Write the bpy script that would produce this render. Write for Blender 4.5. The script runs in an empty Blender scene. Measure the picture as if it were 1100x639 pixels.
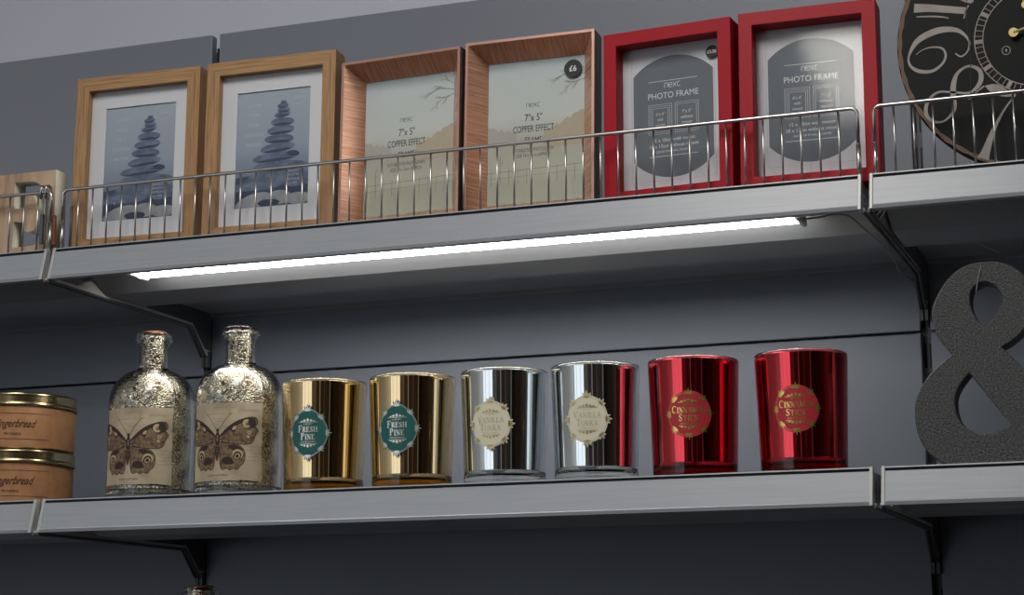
import bpy, bmesh, math, random
from mathutils import Vector, Matrix

random.seed(7)
sc = bpy.context.scene
COL = sc.collection
PI = math.pi

# ------------------------------------------------------------------ camera
F_PX = 2049.15
yaw, pitch, roll = -0.355229, 0.189201, -0.004512
cy, sy, cp, sp, cr, sr = math.cos(yaw), math.sin(yaw), math.cos(pitch), math.sin(pitch), math.cos(roll), math.sin(roll)
fw = Vector((sy*cp, cy*cp, sp)); r0 = Vector((cy, -sy, 0)); u0 = r0.cross(fw)
rt = cr*r0 + sr*u0; up = -sr*r0 + cr*u0
cam_d = bpy.data.cameras.new('camera'); cam = bpy.data.objects.new('camera', cam_d); COL.objects.link(cam)
cam_d.sensor_width = 36.0; cam_d.lens = F_PX*36.0/1100.0; cam_d.clip_start = 0.02
M = Matrix.Identity(4)
for i in range(3):
    M[i][0] = rt[i]; M[i][1] = up[i]; M[i][2] = -fw[i]
M.translation = Vector((1.327096, -1.938352, -0.154509))
cam.matrix_world = M
sc.camera = cam

# ------------------------------------------------------------------ light and exposure
sc.view_settings.view_transform = 'Standard'; sc.view_settings.look = 'None'
sc.view_settings.gamma = 1.0; sc.view_settings.use_curve_mapping = False
sc.view_settings.exposure = 0.0
try:
    sc.cycles.use_denoising = True
    sc.cycles.caustics_reflective = False; sc.cycles.caustics_refractive = False
    sc.cycles.max_bounces = 16; sc.cycles.transmission_bounces = 14; sc.cycles.glossy_bounces = 8; sc.cycles.diffuse_bounces = 4
    sc.cycles.transparent_max_bounces = 16
    sc.cycles.sample_clamp_indirect = 4.0
except Exception:
    pass
world = bpy.data.worlds.new('world'); sc.world = world; world.use_nodes = True
bg = world.node_tree.nodes['Background']; bg.inputs[0].default_value = (0.75, 0.85, 1.0, 1); bg.inputs[1].default_value = 1.0
CEIL_E = 14.0        # ceiling light panels
WIN_E = 1.15         # daylit shop window
LAMP_E = 18.0        # lamp under the shelf

# ------------------------------------------------------------------ materials
def lin(c):
    return tuple(((x/255.0)/12.92 if x/255.0 <= 0.04045 else ((x/255.0+0.055)/1.055)**2.4) for x in c)
def mat(name, rgb, rough=0.5, metal=0.0, spec=0.5, **kw):
    m = bpy.data.materials.new(name); m.use_nodes = True
    b = m.node_tree.nodes['Principled BSDF']
    b.inputs['Base Color'].default_value = (*lin(rgb), 1)
    b.inputs['Roughness'].default_value = rough; b.inputs['Metallic'].default_value = metal
    b.inputs['Specular IOR Level'].default_value = spec
    for k, v in kw.items():
        b.inputs[k.replace('_', ' ')].default_value = v
    return m
def nodes(m): return m.node_tree.nodes, m.node_tree.links, m.node_tree.nodes['Principled BSDF']
def add_noise_bump(m, scale=60, strength=0.1, dist=0.001, coord='Object', stretch=(1,1,1), detail=3):
    n, l, b = nodes(m)
    tc = n.new('ShaderNodeTexCoord'); mp = n.new('ShaderNodeMapping'); mp.inputs['Scale'].default_value = stretch
    nz = n.new('ShaderNodeTexNoise'); nz.inputs['Scale'].default_value = scale; nz.inputs['Detail'].default_value = detail
    bp = n.new('ShaderNodeBump'); bp.inputs['Strength'].default_value = strength; bp.inputs['Distance'].default_value = dist
    l.new(tc.outputs[coord], mp.inputs[0]); l.new(mp.outputs[0], nz.inputs['Vector']); l.new(nz.outputs['Fac'], bp.inputs['Height']); l.new(bp.outputs[0], b.inputs['Normal'])
    return nz
def add_color_noise(m, ca, cb, scale=20, stretch=(1,1,1), coord='Object', lo=0.35, hi=0.65, detail=4):
    n, l, b = nodes(m)
    tc = n.new('ShaderNodeTexCoord'); mp = n.new('ShaderNodeMapping'); mp.inputs['Scale'].default_value = stretch
    nz = n.new('ShaderNodeTexNoise'); nz.inputs['Scale'].default_value = scale; nz.inputs['Detail'].default_value = detail
    cr_ = n.new('ShaderNodeValToRGB'); cr_.color_ramp.elements[0].position = lo; cr_.color_ramp.elements[1].position = hi
    cr_.color_ramp.elements[0].color = (*lin(ca), 1); cr_.color_ramp.elements[1].color = (*lin(cb), 1)
    l.new(tc.outputs[coord], mp.inputs[0]); l.new(mp.outputs[0], nz.inputs['Vector']); l.new(nz.outputs['Fac'], cr_.inputs[0]); l.new(cr_.outputs[0], b.inputs['Base Color'])
def emit(name, rgb, s):
    m = bpy.data.materials.new(name); m.use_nodes = True; n = m.node_tree.nodes; n.clear()
    e = n.new('ShaderNodeEmission'); e.inputs[0].default_value = (*rgb, 1); e.inputs[1].default_value = s
    o = n.new('ShaderNodeOutputMaterial'); m.node_tree.links.new(e.outputs[0], o.inputs[0]); return m

M_ = {}
M_['panel'] = mat('panel_grey', (128, 133, 145), 0.45); add_noise_bump(M_['panel'], 8, 0.05, 0.002)
M_['shelf'] = mat('shelf_grey', (128, 131, 136), 0.42)
M_['under'] = mat('shelf_underside', (136, 138, 142), 0.4)
M_['fascia'] = mat('price_rail_grey', (150, 155, 162), 0.36)
add_color_noise(M_['fascia'], (150, 155, 163), (158, 162, 169), 14, (1, 40, 40), 'Object', 0.3, 0.7)
M_['capm'] = mat('end_cap_grey', (176, 178, 178), 0.3)
M_['dark'] = mat('dark_gap', (18, 19, 22), 0.6)
M_['bracket'] = mat('bracket_light', (214, 210, 202), 0.5)
M_['skirt'] = mat('bracket_dark', (84, 87, 92), 0.45)
M_['upright'] = mat('upright_dark', (84, 88, 96), 0.5)
M_['wire'] = mat('wire_chrome', (196, 194, 192), 0.28, 1.0)
M_['roomwall'] = mat('room_wall', (212, 214, 228), 0.8)
M_['white'] = mat('white_paint', (225, 225, 222), 0.8)
M_['floor'] = mat('floor_tile', (52, 50, 48), 0.5)
M_['mount'] = mat('mount_board', (226, 226, 232), 0.8)
M_['red'] = mat('red_paint', (166, 12, 32), 0.5, 0.0, 0.25); add_noise_bump(M_['red'], 30, 0.08, 0.001, 'UV', (1, 12, 1))
M_['backing'] = mat('backing_board', (60, 50, 42), 0.8)
M_['black'] = mat('black_ink', (24, 24, 28), 0.6)
M_['ink'] = mat('dark_ink', (62, 66, 76), 0.7)
M_['ink2'] = mat('grey_ink', (118, 118, 122), 0.7)
M_['whiteink'] = mat('white_ink', (232, 232, 232), 0.6)
M_['cable'] = mat('cable', (150, 148, 140), 0.5)
M_['tin'] = mat('brass_tin', (186, 170, 132), 0.22, 1.0)
M_['kraft'] = mat('kraft_paper', (196, 134, 84), 0.75); add_color_noise(M_['kraft'], (156, 108, 70), (178, 130, 90), 60, (1, 1, 1), 'Object', 0.3, 0.7)
M_['brownink'] = mat('brown_ink', (66, 36, 20), 0.7)

# wood, grain along U of the UV map
def wood(name, c1, c2, c3, scale=1.0, rough=0.5, metal=0.0, coord='UV', stretch=(3.0, 90, 90)):
    m = mat(name, c1, rough, metal); n, l, b = nodes(m)
    tc = n.new('ShaderNodeTexCoord'); mp = n.new('ShaderNodeMapping'); mp.inputs['Scale'].default_value = tuple(s*scale for s in stretch)
    nz = n.new('ShaderNodeTexNoise'); nz.inputs['Scale'].default_value = 5.0; nz.inputs['Detail'].default_value = 6; nz.inputs['Roughness'].default_value = 0.6; nz.inputs['Distortion'].default_value = 0.6
    rp = n.new('ShaderNodeValToRGB'); e = rp.color_ramp.elements; e[0].position = 0.3; e[1].position = 0.7
    e[0].color = (*lin(c1), 1); e[1].color = (*lin(c3), 1); q = e.new(0.5); q.color = (*lin(c2), 1)
    l.new(tc.outputs[coord], mp.inputs[0]); l.new(mp.outputs[0], nz.inputs['Vector']); l.new(nz.outputs['Fac'], rp.inputs[0]); l.new(rp.outputs[0], b.inputs['Base Color'])
    bp = n.new('ShaderNodeBump'); bp.inputs['Strength'].default_value = 0.15; bp.inputs['Distance'].default_value = 0.0006
    l.new(nz.outputs['Fac'], bp.inputs['Height']); l.new(bp.outputs[0], b.inputs['Normal'])
    return m
M_['oak'] = wood('oak_veneer', (134, 98, 64), (170, 130, 88), (190, 150, 108))
M_['copperin'] = wood('copper_veneer', (160, 108, 84), (196, 146, 118), (216, 176, 150), 1.0, 0.26, 0.35, 'UV', (110, 4, 1))
M_['copperedge'] = mat('copper_edge', (196, 152, 138), 0.35, 0.6)
M_['copperout'] = mat('copper_side', (104, 92, 86), 0.4, 0.6)
M_['blockwood'] = wood('pale_block_wood', (150, 122, 98), (190, 160, 132), (206, 180, 154), 1.0, 0.6, 0, 'Object', (10, 40, 3))
M_['blockedge'] = mat('pale_block_cut', (214, 208, 190), 0.7)

def pane_mat():
    m = bpy.data.materials.new('picture_glass'); m.use_nodes = True; n = m.node_tree.nodes; l = m.node_tree.links; n.clear()
    t = n.new('ShaderNodeBsdfTransparent'); t.inputs[0].default_value = (0.985, 0.99, 0.99, 1)
    g = n.new('ShaderNodeBsdfGlossy'); g.inputs['Roughness'].default_value = 0.07
    f = n.new('ShaderNodeFresnel'); f.inputs[0].default_value = 1.5
    x = n.new('ShaderNodeMixShader'); o = n.new('ShaderNodeOutputMaterial')
    # reflect on the room side of the sheet only; the rear face just lets light through
    gm = n.new('ShaderNodeNewGeometry'); iv = n.new('ShaderNodeMath'); iv.operation = 'SUBTRACT'; iv.inputs[0].default_value = 1.0
    mu = n.new('ShaderNodeMath'); mu.operation = 'MULTIPLY'
    l.new(gm.outputs['Backfacing'], iv.inputs[1]); l.new(iv.outputs[0], mu.inputs[0]); l.new(f.outputs[0], mu.inputs[1])
    l.new(mu.outputs[0], x.inputs[0]); l.new(t.outputs[0], x.inputs[1]); l.new(g.outputs[0], x.inputs[2]); l.new(x.outputs[0], o.inputs[0]); return m
M_['pane'] = pane_mat()
def glass(name, col, ior=1.45):
    m = mat(name, (255, 255, 255), 0.0); b = m.node_tree.nodes['Principled BSDF']
    b.inputs['Base Color'].default_value = (*col, 1); b.inputs['Transmission Weight'].default_value = 1.0; b.inputs['IOR'].default_value = ior
    return m
M_['glass_clear'] = glass('clear_glass', (0.93, 0.96, 0.96))
M_['glass_gold'] = glass('amber_glass', (0.97, 0.93, 0.84))
M_['glass_red'] = glass('red_glass', (0.96, 0.70, 0.74))
M_['glass_bottle'] = glass('bottle_glass', (0.96, 0.95, 0.91))
def absorb(m, col, d):
    n, l, b = nodes(m); v = n.new('ShaderNodeVolumeAbsorption'); v.inputs[0].default_value = (*col, 1); v.inputs[1].default_value = d
    l.new(v.outputs[0], n['Material Output'].inputs['Volume'])
absorb(M_['glass_gold'], (0.86, 0.64, 0.06), 50.0); absorb(M_['glass_red'], (0.925, 0.01, 0.14), 200.0)
def mirror(name, rgb, rough=0.03):
    m = mat(name, (255, 255, 255), rough, 1.0); m.node_tree.nodes['Principled BSDF'].inputs['Base Color'].default_value = (*rgb, 1); return m
M_['mir_silver'] = mirror('silver_mirror', (0.92, 0.92, 0.92))
M_['mir_gold'] = mirror('gold_mirror', (0.96, 0.86, 0.70))
M_['mir_red'] = mirror('red_mirror', (0.88, 0.26, 0.32), 0.03)
M_['wax'] = mat('wax', (235, 225, 205), 0.5)
def mercury():
    m = mat('mercury_mirror', (230, 220, 195), 0.12, 1.0); n, l, b = nodes(m)
    tc = n.new('ShaderNodeTexCoord')
    v = n.new('ShaderNodeTexVoronoi'); v.inputs['Scale'].default_value = 480
    nz = n.new('ShaderNodeTexNoise'); nz.inputs['Scale'].default_value = 45; nz.inputs['Detail'].default_value = 4
    nf = n.new('ShaderNodeTexNoise'); nf.inputs['Scale'].default_value = 420; nf.inputs['Detail'].default_value = 3
    for t in (v, nz, nf): l.new(tc.outputs['Object'], t.inputs['Vector'])
    ad = n.new('ShaderNodeMath'); ad.operation = 'ADD'; l.new(nz.outputs['Fac'], ad.inputs[0]); l.new(nf.outputs['Fac'], ad.inputs[1])
    rp = n.new('ShaderNodeValToRGB'); e = rp.color_ramp.elements; e[0].position = 0.40; e[1].position = 0.53
    e[0].color = (*lin((104, 82, 54)), 1); e[1].color = (*lin((250, 246, 232)), 1)
    hf = n.new('ShaderNodeMath'); hf.operation = 'MULTIPLY'; hf.inputs[1].default_value = 0.5; l.new(ad.outputs[0], hf.inputs[0]); l.new(hf.outputs[0], rp.inputs[0])
    l.new(rp.outputs[0], b.inputs['Base Color'])
    bp = n.new('ShaderNodeBump'); bp.inputs['Strength'].default_value = 0.85; bp.inputs['Distance'].default_value = 0.0012
    l.new(v.outputs['Distance'], bp.inputs['Height']); l.new(bp.outputs[0], b.inputs['Normal'])
    return m
M_['mercury'] = mercury()
M_['cork'] = mat('cork', (150, 92, 54), 0.8)
M_['teal'] = mat('teal_label', (14, 92, 88), 0.55)
M_['creamlabel'] = mat('cream_label', (228, 224, 200), 0.5)
M_['redlabel'] = mat('red_label', (176, 34, 48), 0.5)
M_['silverfoil'] = mat('silver_foil', (226, 222, 216), 0.3, 0.6)
M_['goldfoil'] = mat('gold_foil', (226, 190, 112), 0.25, 0.85)
M_['palegold'] = mat('pale_gold_foil', (196, 172, 118), 0.3, 0.6)
M_['faint'] = mat('faint_ink', (198, 190, 160), 0.5)
M_['paper'] = mat('aged_paper', (178, 158, 124), 0.8); add_color_noise(M_['paper'], (160, 144, 120), (194, 180, 154), 45, (1, 1, 1), 'Object', 0.3, 0.7)
M_['bf_mid'] = mat('butterfly_brown', (118, 96, 72), 0.8); add_color_noise(M_['bf_mid'], (94, 76, 56), (140, 118, 92), 260, (1, 1, 1), 'Object', 0.35, 0.65)
M_['bf_dark'] = mat('butterfly_dark', (52, 38, 32), 0.8)
M_['bf_light'] = mat('butterfly_light', (190, 168, 134), 0.8)
M_['script'] = mat('faded_script', (138, 116, 88), 0.8)
amp = mat('glitter_charcoal', (66, 68, 70), 0.55); M_['amp'] = amp
add_noise_bump(amp, 560, 0.9, 0.0012, 'Object', (1, 1, 1), 2); add_color_noise(amp, (34, 35, 36), (88, 90, 91), 520, (1, 1, 1), 'Object', 0.35, 0.72, 2)
M_['clockblack'] = mat('clock_black', (11, 11, 13), 0.6, 0, 0.25)
M_['clockcream'] = mat('clock_numeral', (172, 164, 154), 0.7); add_color_noise(M_['clockcream'], (138, 112, 94), (164, 158, 152), 30, (1, 1, 1), 'Object', 0.25, 0.5)
M_['clockedge'] = mat('clock_worn_edge', (118, 94, 78), 0.8)
M_['brass'] = mat('brass_hand', (206, 184, 128), 0.4, 0.5)
M_['lamp'] = emit('lamp_diffuser', (1.0, 0.985, 0.93), LAMP_E)
M_['panel_light'] = emit('ceiling_light', (1.0, 0.97, 0.92), CEIL_E)
M_['dim_light'] = emit('small_ceiling_light', (1.0, 0.97, 0.90), 11.0)
M_['winlight'] = emit('daylit_window', (0.86, 0.92, 1.0), WIN_E)
def grad(name, stops, axis='Z'):        # printed picture: colour bands up the sheet
    m = mat(name, (200, 200, 200), 0.75); n, l, b = nodes(m)
    tc = n.new('ShaderNodeTexCoord'); sx = n.new('ShaderNodeSeparateXYZ'); nz = n.new('ShaderNodeTexNoise'); nz.inputs['Scale'].default_value = 18
    ad = n.new('ShaderNodeMath'); ad.operation = 'MULTIPLY_ADD'; ad.inputs[1].default_value = 0.012
    rp = n.new('ShaderNodeValToRGB'); e = rp.color_ramp.elements
    mr = n.new('ShaderNodeMapRange'); mr.inputs[1].default_value = -0.09; mr.inputs[2].default_value = 0.09
    l.new(tc.outputs['Object'], sx.inputs[0]); l.new(tc.outputs['Object'], nz.inputs['Vector'])
    l.new(nz.outputs['Fac'], ad.inputs[0]); l.new(sx.outputs[2], ad.inputs[2]); l.new(ad.outputs[0], mr.inputs[0]); l.new(mr.outputs[0], rp.inputs[0])
    e[0].position = stops[0][0]; e[0].color = (*lin(stops[0][1]), 1); e[1].position = stops[-1][0]; e[1].color = (*lin(stops[-1][1]), 1)
    for p_, c in stops[1:-1]: q = e.new(p_); q.color = (*lin(c), 1)
    l.new(rp.outputs[0], b.inputs['Base Color']); return m
M_['seaprint'] = grad('sea_sky_print', [(0.10, (120, 128, 142)), (0.22, (96, 104, 124)), (0.40, (132, 142, 162)), (0.55, (158, 168, 184)), (0.95, (172, 182, 196))])
M_['mistprint'] = grad('misty_park_print', [(0.03, (206, 208, 188)), (0.25, (196, 198, 180)), (0.45, (190, 186, 174)), (0.62, (210, 214, 208)), (0.97, (202, 212, 214))])
M_['mistgrey'] = mat('mist_trees', (188, 182, 174), 0.8)
M_['mistwarm'] = mat('warm_mist_trees', (192, 178, 156), 0.8)
M_['twig'] = mat('printed_twig', (150, 140, 124), 0.8)
M_['stone'] = mat('printed_stone', (96, 108, 134), 0.8); add_color_noise(M_['stone'], (78, 88, 112), (124, 136, 160), 60, (1, 1, 2), 'Object', 0.3, 0.7)
M_['stonedark'] = mat('printed_dark_stone', (66, 74, 98), 0.8)
M_['stonelight'] = mat('printed_pale_stone', (164, 168, 176), 0.8); add_color_noise(M_['stonelight'], (146, 150, 160), (184, 186, 190), 60, (1, 1, 1), 'Object', 0.3, 0.7)
M_['faintwhite'] = mat('faint_white_print', (190, 198, 208), 0.8)
M_['redcard'] = mat('frame_card', (218, 218, 224), 0.8)
M_['greyprint'] = mat('grey_card_print', (112, 118, 126), 0.75)
M_['cardline'] = mat('card_line', (176, 178, 184), 0.8)
M_['midgrey'] = mat('grey_wall_paint', (120, 120, 122), 0.8)
M_['cabinet'] = mat('dark_brown_panel', (58, 40, 30), 0.5)
M_['tan'] = mat('tan_panel', (170, 128, 88), 0.6)
M_['orange'] = mat('orange_panel', (214, 92, 40), 0.6)
M_['green'] = mat('green_panel', (150, 170, 60), 0.6)
M_['blue'] = mat('blue_panel', (70, 80, 130), 0.6)

# ------------------------------------------------------------------ helpers
def link(name, bm, mats, parent=None, smooth=False, bevel=0):
    me = bpy.data.meshes.new(name)
    bmesh.ops.recalc_face_normals(bm, faces=bm.faces[:]) if not getattr(bm, '_', None) else None
    bm.to_mesh(me); bm.free()
    if not isinstance(mats, (list, tuple)): mats = [mats]
    for m in mats: me.materials.append(m)
    if smooth:
        for p in me.polygons: p.use_smooth = True
    o = bpy.data.objects.new(name, me); COL.objects.link(o)
    if parent: o.parent = parent
    if bevel:
        md = o.modifiers.new('bevel', 'BEVEL'); md.width = bevel; md.segments = 2; md.limit_method = 'ANGLE'; md.angle_limit = 0.6
    return o
def flat_link(name, bm, mats, parent=None):     # keeps face winding as built
    me = bpy.data.meshes.new(name); bm.to_mesh(me); bm.free()
    for m in (mats if isinstance(mats, (list, tuple)) else [mats]): me.materials.append(m)
    o = bpy.data.objects.new(name, me); COL.objects.link(o)
    if parent: o.parent = parent
    return o
def tag(o, label, cat, group=None, kind=None):
    o['label'] = label; o['category'] = cat
    if group: o['group'] = group
    if kind: o['kind'] = kind
    return o
def struct(name, bm, m):
    o = link(name, bm, m); o['kind'] = 'structure'; return o
def empty(name, loc, rot=(0, 0, 0)):
    o = bpy.data.objects.new(name, None); COL.objects.link(o); o.location = loc; o.rotation_euler = rot; o.empty_display_size = 0.02; return o
def box(bm, x0, x1, y0, y1, z0, z1, mi=0):
    vs = [bm.verts.new((x, y, z)) for x in (x0, x1) for y in (y0, y1) for z in (z0, z1)]
    for f in ((0, 1, 3, 2), (4, 6, 7, 5), (0, 4, 5, 1), (2, 3, 7, 6), (0, 2, 6, 4), (1, 5, 7, 3)):
        fc = bm.faces.new([vs[i] for i in f]); fc.material_index = mi
    return bm
def B(*a, mi=0): return box(bmesh.new(), *a, mi=mi)
def extrude_x(bm, prof, x0, x1, mi=0):          # closed (y,z) profile swept along X
    a = [bm.verts.new((x0, y, z)) for y, z in prof]; b = [bm.verts.new((x1, y, z)) for y, z in prof]
    n = len(prof)
    for i in range(n):
        f = bm.faces.new((a[i], a[(i+1) % n], b[(i+1) % n], b[i])); f.material_index = mi
    for q in (bm.faces.new(a[::-1]), bm.faces.new(b)): q.material_index = mi
    return bm
def tube(bm, pts, r, seg=10, cap=True, mi=0):
    pts = [Vector(p) for p in pts]; rings = []
    prev = None
    for i, p in enumerate(pts):
        d = (pts[min(i+1, len(pts)-1)] - pts[max(i-1, 0)]).normalized()
        if prev is None:
            a = d.orthogonal().normalized()
        else:
            a = (prev - d*prev.dot(d)).normalized()
        prev = a; b = d.cross(a)
        rr = r[i] if isinstance(r, (list, tuple)) else r
        rings.append([bm.verts.new(p + (a*math.cos(t) + b*math.sin(t))*rr) for t in [2*PI*k/seg for k in range(seg)]])
    for i in range(len(rings)-1):
        for k in range(seg):
            f = bm.faces.new((rings[i][k], rings[i][(k+1) % seg], rings[i+1][(k+1) % seg], rings[i+1][k])); f.material_index = mi; f.smooth = True
    if cap:
        bm.faces.new(rings[0][::-1]); bm.faces.new(rings[-1])
    return bm
def lathe(prof, seg=64, mi=0, bm=None, close=False):   # prof: list of (r, z)
    bm = bm or bmesh.new(); rings = []
    if close: prof = list(prof) + [prof[0]]
    P2 = [prof[0]]
    for (ra_, za_), (rb_, zb_) in zip(prof[:-1], prof[1:]):      # support loops keep long straight walls flat-shaded
        L = math.hypot(rb_-ra_, zb_-za_)
        if L > 0.0035:
            for tt in (0.0007/L, 0.0018/L, 1-0.0018/L, 1-0.0007/L): P2.append((ra_+(rb_-ra_)*tt, za_+(zb_-za_)*tt))
        P2.append((rb_, zb_))
    prof = P2[:-1] if close else P2
    for r, z in prof:
        if r < 1e-6: rings.append([bm.verts.new((0, 0, z))])
        else: rings.append([bm.verts.new((r*math.cos(2*PI*k/seg), r*math.sin(2*PI*k/seg), z)) for k in range(seg)])
    if close: rings.append(rings[0])
    for a, b in zip(rings[:-1], rings[1:]):
        for k in range(seg):
            k2 = (k+1) % seg
            if len(a) == 1 and len(b) == 1: continue
            vs = (a[0], b[k2], b[k]) if len(a) == 1 else ((a[k], a[k2], b[0]) if len(b) == 1 else (a[k], a[k2], b[k2], b[k]))
            f = bm.faces.new(vs); f.material_index = mi; f.smooth = True
    return bm
def arcpts(cx, cz, r, a0, a1, n): return [(cx + r*math.cos(math.radians(a0+(a1-a0)*i/n)), cz + r*math.sin(math.radians(a0+(a1-a0)*i/n))) for i in range(n+1)]

# flat artwork lives in a (u, v, layer) bmesh: x=u, y=v, z=layer height; then mapped onto a surface
def art(): return bmesh.new()
def poly(bm, pts, z=0.0, mi=0):
    vs = [bm.verts.new((x, y, z)) for x, y in pts]
    f = bm.faces.new(vs); f.material_index = mi
    f.normal_update()
    if f.normal.z < 0: f.normal_flip()
    return f
def ell(bm, cx, cy_, a, b, z=0, mi=0, rot=0, n=28):
    c, s = math.cos(rot), math.sin(rot)
    return poly(bm, [(cx + a*math.cos(t)*c - b*math.sin(t)*s, cy_ + a*math.cos(t)*s + b*math.sin(t)*c) for t in [2*PI*k/n for k in range(n)]], z, mi)
def petal(bm, cx, cy_, ang, L, W, z=0, mi=0, n=8):
    c, s = math.cos(ang), math.sin(ang); P = []
    for i in range(n+1):
        t = i/n; P.append((t*L, W*math.sin(PI*t**0.8)))
    for i in range(n-1, 0, -1):
        t = i/n; P.append((t*L, -W*math.sin(PI*t**0.8)))
    return poly(bm, [(cx + x*c - y*s, cy_ + x*s + y*c) for x, y in P], z, mi)
def stroke(bm, pts, w, z=0, mi=0, closed=False):       # ribbon; w number or per-point list
    n = len(pts); L = []; R_ = []
    for i, p in enumerate(pts):
        if closed: a, b = pts[(i-1) % n], pts[(i+1) % n]
        else: a, b = pts[max(i-1, 0)], pts[min(i+1, n-1)]
        dx, dy = b[0]-a[0], b[1]-a[1]; d = math.hypot(dx, dy) or 1
        ww = (w[i] if isinstance(w, (list, tuple)) else w)/2
        L.append(bm.verts.new((p[0]-dy/d*ww, p[1]+dx/d*ww, z))); R_.append(bm.verts.new((p[0]+dy/d*ww, p[1]-dx/d*ww, z)))
    for i in range(n if closed else n-1):
        j = (i+1) % n
        f = bm.faces.new((R_[i], R_[j], L[j], L[i])); f.material_index = mi
def smooth_pts(pts, sub=6, closed=False):               # Catmull-Rom
    out = []; n = len(pts); rng = range(n) if closed else range(n-1)
    g = (lambda i: pts[i % n]) if closed else (lambda i: pts[max(0, min(n-1, i))])
    for i in rng:
        p0, p1, p2, p3 = g(i-1), g(i), g(i+1), g(i+2)
        for k in range(sub):
            t = k/sub
            out.append(tuple(0.5*((2*p1[d]) + (-p0[d]+p2[d])*t + (2*p0[d]-5*p1[d]+4*p2[d]-p3[d])*t*t + (-p0[d]+3*p1[d]-3*p2[d]+p3[d])*t**3) for d in range(len(p1))))
    if not closed: out.append(tuple(pts[-1]))
    return out
def text(bm, s, cx, cy_, cap, xs=1.0, z=0, mi=0, shear=0, bold=0, spacing=1.0, rot=0, width=None):
    cu = bpy.data.curves.new('t', 'FONT'); cu.body = s; cu.align_x = 'CENTER'; cu.align_y = 'BOTTOM_BASELINE'; cu.size = cap/0.7
    cu.shear = shear; cu.offset = bold; cu.space_character = spacing; cu.resolution_u = 3
    ob = bpy.data.objects.new('t', cu); COL.objects.link(ob); dg = bpy.context.evaluated_depsgraph_get()
    me = bpy.data.meshes.new_from_object(ob.evaluated_get(dg)); c, sn = math.cos(rot), math.sin(rot)
    if me.vertices:
        if width:
            w0 = max(v.co.x for v in me.vertices) - min(v.co.x for v in me.vertices); xs = width/w0
        n0 = len(bm.verts); bm.from_mesh(me); bm.verts.ensure_lookup_table(); new = bm.verts[n0:]
        fs = {f for v in new for f in v.link_faces}
        for v in new:
            x, y = v.co.x*xs, v.co.y - cap/2
            v.co = Vector((cx + x*c - y*sn, cy_ + x*sn + y*c, z))
        for f in fs:
            f.material_index = mi; f.normal_update()
            if f.normal.z < 0: f.normal_flip()
    bpy.data.objects.remove(ob); bpy.data.curves.remove(cu); bpy.data.meshes.remove(me)
def slice_u(bm, step):
    bmesh.ops.triangulate(bm, faces=[f for f in bm.faces if len(f.verts) > 4])
    xs = [v.co.x for v in bm.verts]; k = math.floor(min(xs)/step)+1
    while k*step < max(xs):
        bmesh.ops.bisect_plane(bm, geom=bm.verts[:]+bm.edges[:]+bm.faces[:], plane_co=(k*step, 0, 0), plane_no=(1, 0, 0), dist=1e-7); k += 1
def to_front(bm, cx=0, cz=0, y=0):                       # (u,v,layer) -> upright plane facing -Y
    for v in bm.verts:
        u, w, h = v.co; v.co = Vector((cx+u, y-h, cz+w))
def wrap(bm, radius, az0, cz=0, step=0.0025):            # onto a cylinder/cone about the local Z axis
    slice_u(bm, step)
    for v in bm.verts:
        u, w, h = v.co; rr = radius(cz+w) if callable(radius) else radius
        a = az0 + u/rr; v.co = Vector((math.sin(a)*(rr+h), -math.cos(a)*(rr+h), cz+w))
def curve_solid(outlines, thick, bevel=0.0, res=12, spline='POLY', y0=0.0):
    """outlines: lists of (x,z); first is the outer one, others are holes. Returns mesh standing in XZ, front at y0, back at y0+thick."""
    cu = bpy.data.curves.new('s', 'CURVE'); cu.dimensions = '2D'; cu.fill_mode = 'BOTH'; cu.extrude = thick/2 - bevel; cu.bevel_depth = bevel; cu.bevel_resolution = 2
    for P in outlines:
        s = cu.splines.new('POLY'); s.points.add(len(P)-1); s.use_cyclic_u = True
        for i, (x, z) in enumerate(P): s.points[i].co = (x, z, 0, 1)
    ob = bpy.data.objects.new('s', cu); COL.objects.link(ob); dg = bpy.context.evaluated_depsgraph_get()
    me = bpy.data.meshes.new_from_object(ob.evaluated_get(dg)); bm = bmesh.new(); bm.from_mesh(me)
    bpy.data.objects.remove(ob); bpy.data.curves.remove(cu); bpy.data.meshes.remove(me)
    for v in bm.verts:
        x, z, h = v.co; v.co = Vector((x, y0 + thick/2 - h, z))
    bmesh.ops.remove_doubles(bm, verts=bm.verts[:], dist=1e-6)
    for f in bm.faces: f.material_index = 0
    return bm
def copy_part(o, parent):
    c = o.copy(); COL.objects.link(c); c.parent = parent; return c
def copy_tree(o, parent=None):
    c = o.copy(); COL.objects.link(c); c.parent = parent
    for ch in list(o.children): copy_tree(ch, c)
    return c

# ------------------------------------------------------------------ room
H = 0.3073
struct('floor', B(-5, 6, -6.2, 0.7, -1.75, -1.65), M_['floor'])
struct('ceiling', B(-5, 6, -6.2, 0.7, 1.6, 1.7), M_['white'])
struct('wall_back', B(-5, 6, 0.47, 0.6, -1.65, 1.6), M_['roomwall'])
struct('wall_left', B(-5.1, -5, -6.2, 0.6, -1.65, 1.6), M_['white'])
struct('wall_right', B(6, 6.1, -6.2, 0.6, -1.65, 1.6), M_['cabinet'])
bm = bmesh.new()
box(bm, -5, -4.9, -6.2, -6.05, -1.65, 1.6); box(bm, -0.8, 6, -6.2, -6.05, -1.65, 1.6)
box(bm, -4.9, -0.8, -6.2, -6.05, -1.65, -1.2); box(bm, -4.9, -0.8, -6.2, -6.05, 1.35, 1.6)
struct('wall_front', bm, M_['midgrey'])
bm = bmesh.new(); box(bm, -4.9, -0.8, -6.18, -6.15, -1.2, 1.35, 0)
for x in (-4.9, -3.6, -1.95, -0.86): box(bm, x, x+0.06, -6.15, -6.06, -1.2, 1.35, 1)
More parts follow.
